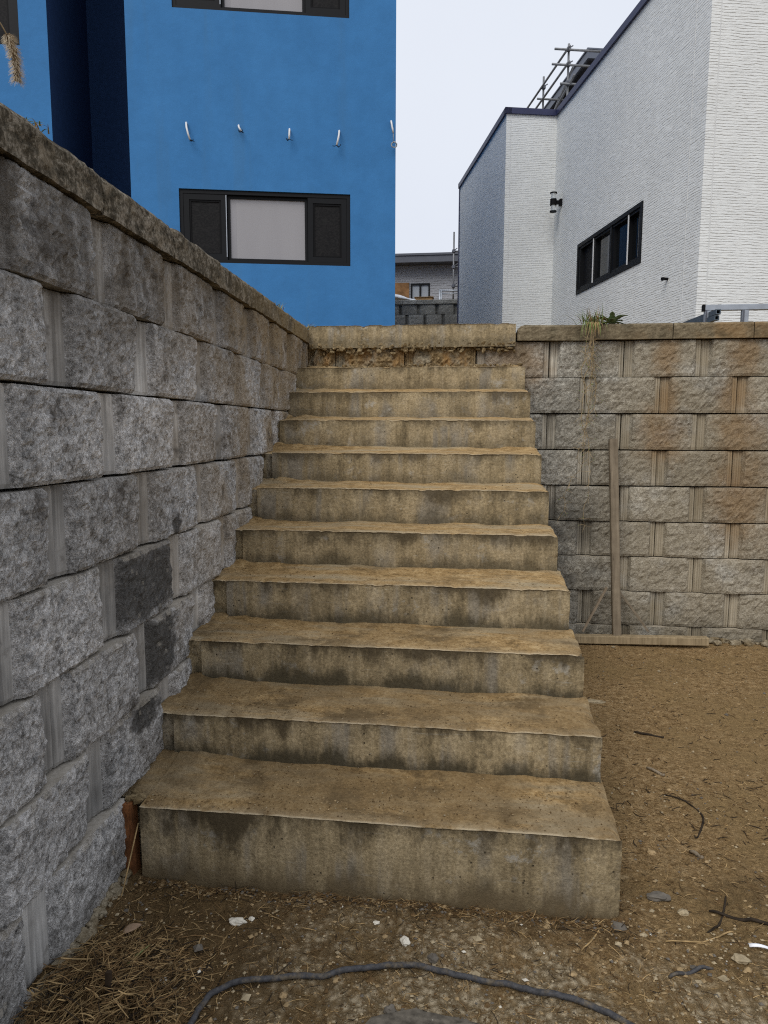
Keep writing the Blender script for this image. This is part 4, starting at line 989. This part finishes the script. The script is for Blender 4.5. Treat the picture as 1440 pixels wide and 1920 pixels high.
for _ in range(420):                               # litter swept against the foot of the lowest step
    x = q.uniform(-.9, .42); y = 1.785-abs(q.gauss(0, .035))
    strawbit(mb, (x, y, gz(x, y)+.004+q.random()*.006), abs(q.gauss(.022, .014))+.006, q.uniform(.0005, .0011), q.gauss(0, .8), q.gauss(0, .3), q, q.choice((0, 1, 1, 2)), 3)
tag(mb.build('straw_litter', [STRAW, STRAW2, TWIGD]), 'scattered straw and needle litter on the dirt yard', 'litter', kind='stuff')
mb = MB(); q = random.Random(97); cnt = 0
while cnt < 17000:
    u = q.random()
    if u < .5: x, y, r = q.uniform(-1, .8), q.uniform(1.05, 1.8), abs(q.gauss(.0014, .0014))+.0007
    elif u < .68: x, y, r = q.uniform(.35, 1.4), q.uniform(1.3, 2.6), abs(q.gauss(.0015, .0013))+.0008
    else: x, y, r = q.uniform(.35, 2.1), q.uniform(2.3, 4.62), abs(q.gauss(.0012, .0011))+.0008
    if not free(x, y): continue
    if q.random() < .02: r *= 2.4
    v = q.random(); light = .38 if y < 1.85 else .13
    mi = (0 if v < light*.3 else 1 if v < light else 2 if v < .92 else 3) if r < .004 else (0 if v < .4 else 1 if v < .7 else 2 if v < .85 else 3)
    if mi == 0 and q.random() < .05: mi = 4
    crumb(mb, (x, y, gz(x, y)+r*.25), r, q, mi); cnt += 1
for _ in range(1500):
    x = q.uniform(-.92, .43); y = 1.79-abs(q.gauss(0, .022)); crumb(mb, (x, y, gz(x, y)+.003*q.random()), abs(q.gauss(.0025, .002))+.001, q, q.choice((1, 2, 2, 2, 2, 3)))
for _ in range(170):                               # clods and chips of the broken crust
    x, y = (q.uniform(-.5, .9), q.uniform(1.1, 1.72)) if q.random() < .6 else (q.uniform(.45, 1.1), q.uniform(1.4, 2.1))
    if free(x, y):
        r = .003+.010*q.random()**2.5; mb.lump((x, y, gz(x, y)-r*.15), (r*q.uniform(.8, 1.6), r, r*.5), q.random()*60, 1, q.choice((1, 2, 2, 2, 0)), .6)
tag(mb.build('gravel_litter', [PEB_L, PEB_T, PEB_B, PEB_D, PEB_W]), 'loose crumbs and pebbles on the dirt yard', 'gravel', kind='stuff')
mb = MB(); q = random.Random(96)
for _ in range(170):                               # mortar rubble along the foot of both walls
    y = q.uniform(.9, 1.78); x = -1.096+.0383*(4.7-y)+.012+abs(q.gauss(0, .014)); r = q.uniform(.006, .022)
    mb.lump((x, y, gz(x, y)+q.uniform(-.005, .012)), (r, r*q.uniform(.8, 1.8), r*.7), q.random()*50, 1, 0, .6)
for _ in range(260):
    x = q.uniform(.4, 2.6); r = q.uniform(.006, .026)
    mb.lump((x, 4.69-abs(q.gauss(0, .035)), gz(x, 4.66)+q.uniform(-.004, .02)), (r*q.uniform(.8, 1.8), r, r*.7), q.random()*50, 1, 0, .6)
tag(mb.build('mortar_rubble', MORTAR), 'crumbled mortar rubble along the foot of the block walls', 'rubble', kind='stuff')

# ------------------------------------------------------------------ plants
def blade(mb, base, d, L_, w_, droop, mi=0, seg=5, q=R):
    d = Vector(d).normalized(); sd_ = d.cross(Vector((0, 0, 1)));  sd_ = sd_.normalized() if sd_.length > .01 else Vector((1, 0, 0))
    V = []; p = Vector(base); dd = d.copy()
    for i in range(seg+1):
        f = i/seg; ww = w_*(1-f**1.6)*.5+.0002
        nn = sd_.cross(dd).normalized()
        V += [p-sd_*ww, p+nn*ww*.5, p+sd_*ww]
        p = p+dd*(L_/seg); dd = (dd+Vector((0, 0, -droop/seg))).normalized()
    mb.add(V, [(i*3+j, (i+1)*3+j, (i+1)*3+j+1, i*3+j+1) for i in range(seg) for j in range(2)]+[(i*3+2, (i+1)*3+2, (i+1)*3, i*3) for i in range(seg)], mi)
WDV = thing('trailing_weed', 'tuft of grass on the right wall cap with dry stems trailing down the blocks', 'weed', (.735, 4.66, 2.03), 0)
mb = MB(); q = random.Random(31)
for _ in range(130): blade(mb, (q.gauss(0, .033), q.uniform(-.03, .03), -.003), (q.gauss(0, .5), q.gauss(-.25, .5), 1), q.uniform(.03, .13), .0045, q.uniform(.3, 2.2), 0 if q.random() < .7 else 1, 5, q)
for _ in range(55): blade(mb, (q.gauss(0, .025), -.03, -.003), (q.gauss(0, .35), -1, .35), q.uniform(.06, .16), .0035, q.uniform(2.5, 4.5), 0 if q.random() < .5 else 1, 6, q)
mb.build('grass_tuft', [GRASS, STRAW], WDV)
for k in range(7):
    mb = MB(); L_ = q.choice([.2, .3, .35, .5, .6, .8, 1.05, 1.15]) if k else 1.2
    pts = [Vector((q.gauss(0, .012), -.03, .01)), Vector((q.gauss(0, .015), -.055, -.02))]
    x = pts[-1].x; n = int(L_/.045)+2
    for i in range(n):
        x += q.gauss(-.003, .011); pts.append(Vector((x, -.052+q.uniform(-.008, .006), -.06-L_*(i+1)/n)))
    mb.tube(pts, [.0032*(1-.7*i/len(pts)) for i in range(len(pts))], 4)
    o = mb.build('hanging_stem', VINE, WDV, True)
    lm = MB()
    for p_ in pts[2:]:
        for _ in range(3 if q.random() < .75 else 1):
            a = q.random()*6.28; e = p_+Vector((math.cos(a)*q.uniform(.012, .06), -.004-q.random()*.012, q.uniform(-.05, .03)))
            lm.tube([p_, (p_+e)/2+Vector((0, -.004, q.uniform(-.006, .006))), e], [.0014, .0011, .0006], 3)
            if q.random() < .35: crumb(lm, e, q.uniform(.0025, .005), q, 1)
    lm.build('side_twig', [VINE, GRASS], o)['kind'] = 'stuff'
RO = thing('rosette_weed', 'dark green leafy rosette weed on the right wall cap', 'weed', (.862, 4.70, 2.03), 0)
for k in range(22):
    a = q.uniform(0, 6.28); mb = MB(); el = q.uniform(.35, 1.5)
    L_ = q.uniform(.06, .125); seg = 7; d = Vector((math.cos(a), math.sin(a)*.7, el)).normalized(); sd_ = d.cross(Vector((0, 0, 1))).normalized()
    V = []; p_ = Vector((d.x*.008, d.y*.008, 0)); dd = d.copy()
    for i in range(seg+1):
        f = i/seg; ww = (.020*math.sin(math.pi*(f*.85+.1))*(1+.25*math.sin(i*2.6)))*.95 if i < seg else .001
        nn = sd_.cross(dd)
        V += [p_-sd_*ww+nn*.004, p_.copy(), p_+sd_*ww+nn*.004]; p_ = p_+dd*(L_/seg); dd = (dd+Vector((0, 0, -.16))).normalized()
    mb.add(V, [(i*3+j, (i+1)*3+j, (i+1)*3+j+1, i*3+j+1) for i in range(seg) for j in range(2)])
    o = mb.build('leaf', LEAF, RO, True); o.modifiers.new('thick', 'SOLIDIFY').thickness = .0012
def tuft(loc, n, h, label, seed):
    mb = MB(); q = random.Random(seed)
    for _ in range(n): blade(mb, (q.gauss(0, .012), q.gauss(0, .03), -.002), (q.gauss(.25, .6), q.gauss(0, .7), 1), q.uniform(.3, 1)*h, .0032, q.uniform(.4, 1.8), 0 if q.random() < .55 else 1, 5, q)
    return tag(mb.build('grass_tuft', [GRASS, STRAW], None, False, loc), label, 'grass', 'grass tufts on the left wall cap')
tuft((-.968, 1.53, 2.035), 20, .036, 'small grass tuft on the left wall cap below the foxtail', 1)
tuft((-1.06, 3.88, 2.033), 26, .045, 'small grass tuft on the left wall cap near the top of the stairs', 2)
tuft((-1.085, 4.68, 2.03), 22, .085, 'wispy dry tuft in the corner where left cap meets the top step', 3)
FX = thing('foxtail_grass', 'fuzzy dry foxtail seed head hanging in at the upper left', 'grass', (-.97, .93, 2.03), 0)
base = Vector((-.97, .93, 2.03))
st = [Vector(p_)-base for p_ in ((-.97, .93, 2.02), (-.955, .95, 2.10), (-.90, 1.0, 2.145), (-.83, 1.06, 2.115), (-.785, 1.10, 2.065), (-.757, 1.124, 2.022), (-.7515, 1.137, 2.005))]
mb = MB(); mb.tube(spline(st, 5), .0011, 5); mb.build('stem', VINE, FX, True)
hd_ = [Vector(p_)-base for p_ in ((-.7515, 1.137, 2.006), (-.7495, 1.143, 1.994), (-.7485, 1.149, 1.98), (-.750, 1.156, 1.963), (-.754, 1.162, 1.946))]
hp = spline(hd_, 8); n = len(hp)
mb = MB(); mb.tube(hp, [.0012+.0042*math.sin(math.pi*min(1, .08+.92*i/(n-1)))**.6 for i in range(n)], 8)
q = random.Random(77)
for _ in range(260):
    i = q.randrange(n-1); a = q.random()*6.28; p_ = hp[i]; tg = (hp[i+1]-hp[i]).normalized(); o1 = tg.orthogonal().normalized(); o2 = tg.cross(o1)
    d = o1*math.cos(a)+o2*math.sin(a); crumb(mb, p_+d*.0045, .0017, q)
mb.build('seed_head', FUZZ, FX)
mb = MB()
for _ in range(1100):
    i = q.randrange(n-1); a = q.random()*6.28; p_ = hp[i]; tg = (hp[i+1]-hp[i]).normalized(); o1 = tg.orthogonal().normalized(); o2 = tg.cross(o1)
    d = o1*math.cos(a)+o2*math.sin(a); e = p_+d*q.uniform(.008, .0145)+tg*q.uniform(.002, .010)
    mb.tube([p_+d*.003, e], [.00022, .0001], 3, 0, False)
o = mb.build('bristles', plain('foxtail_bristle', (.56, .47, .34), .8, .2, 0, .2, 60), FX); o['kind'] = 'stuff'

# put the wall empties at the walls' feet
for root, base in ((LW, Vector((-.98, 1.5, 0))), (BWALL, Vector((1.5, 4.7, 0)))):
    root.location = base
    for ch in root.children: ch.matrix_parent_inverse = Matrix.Translation(-base)
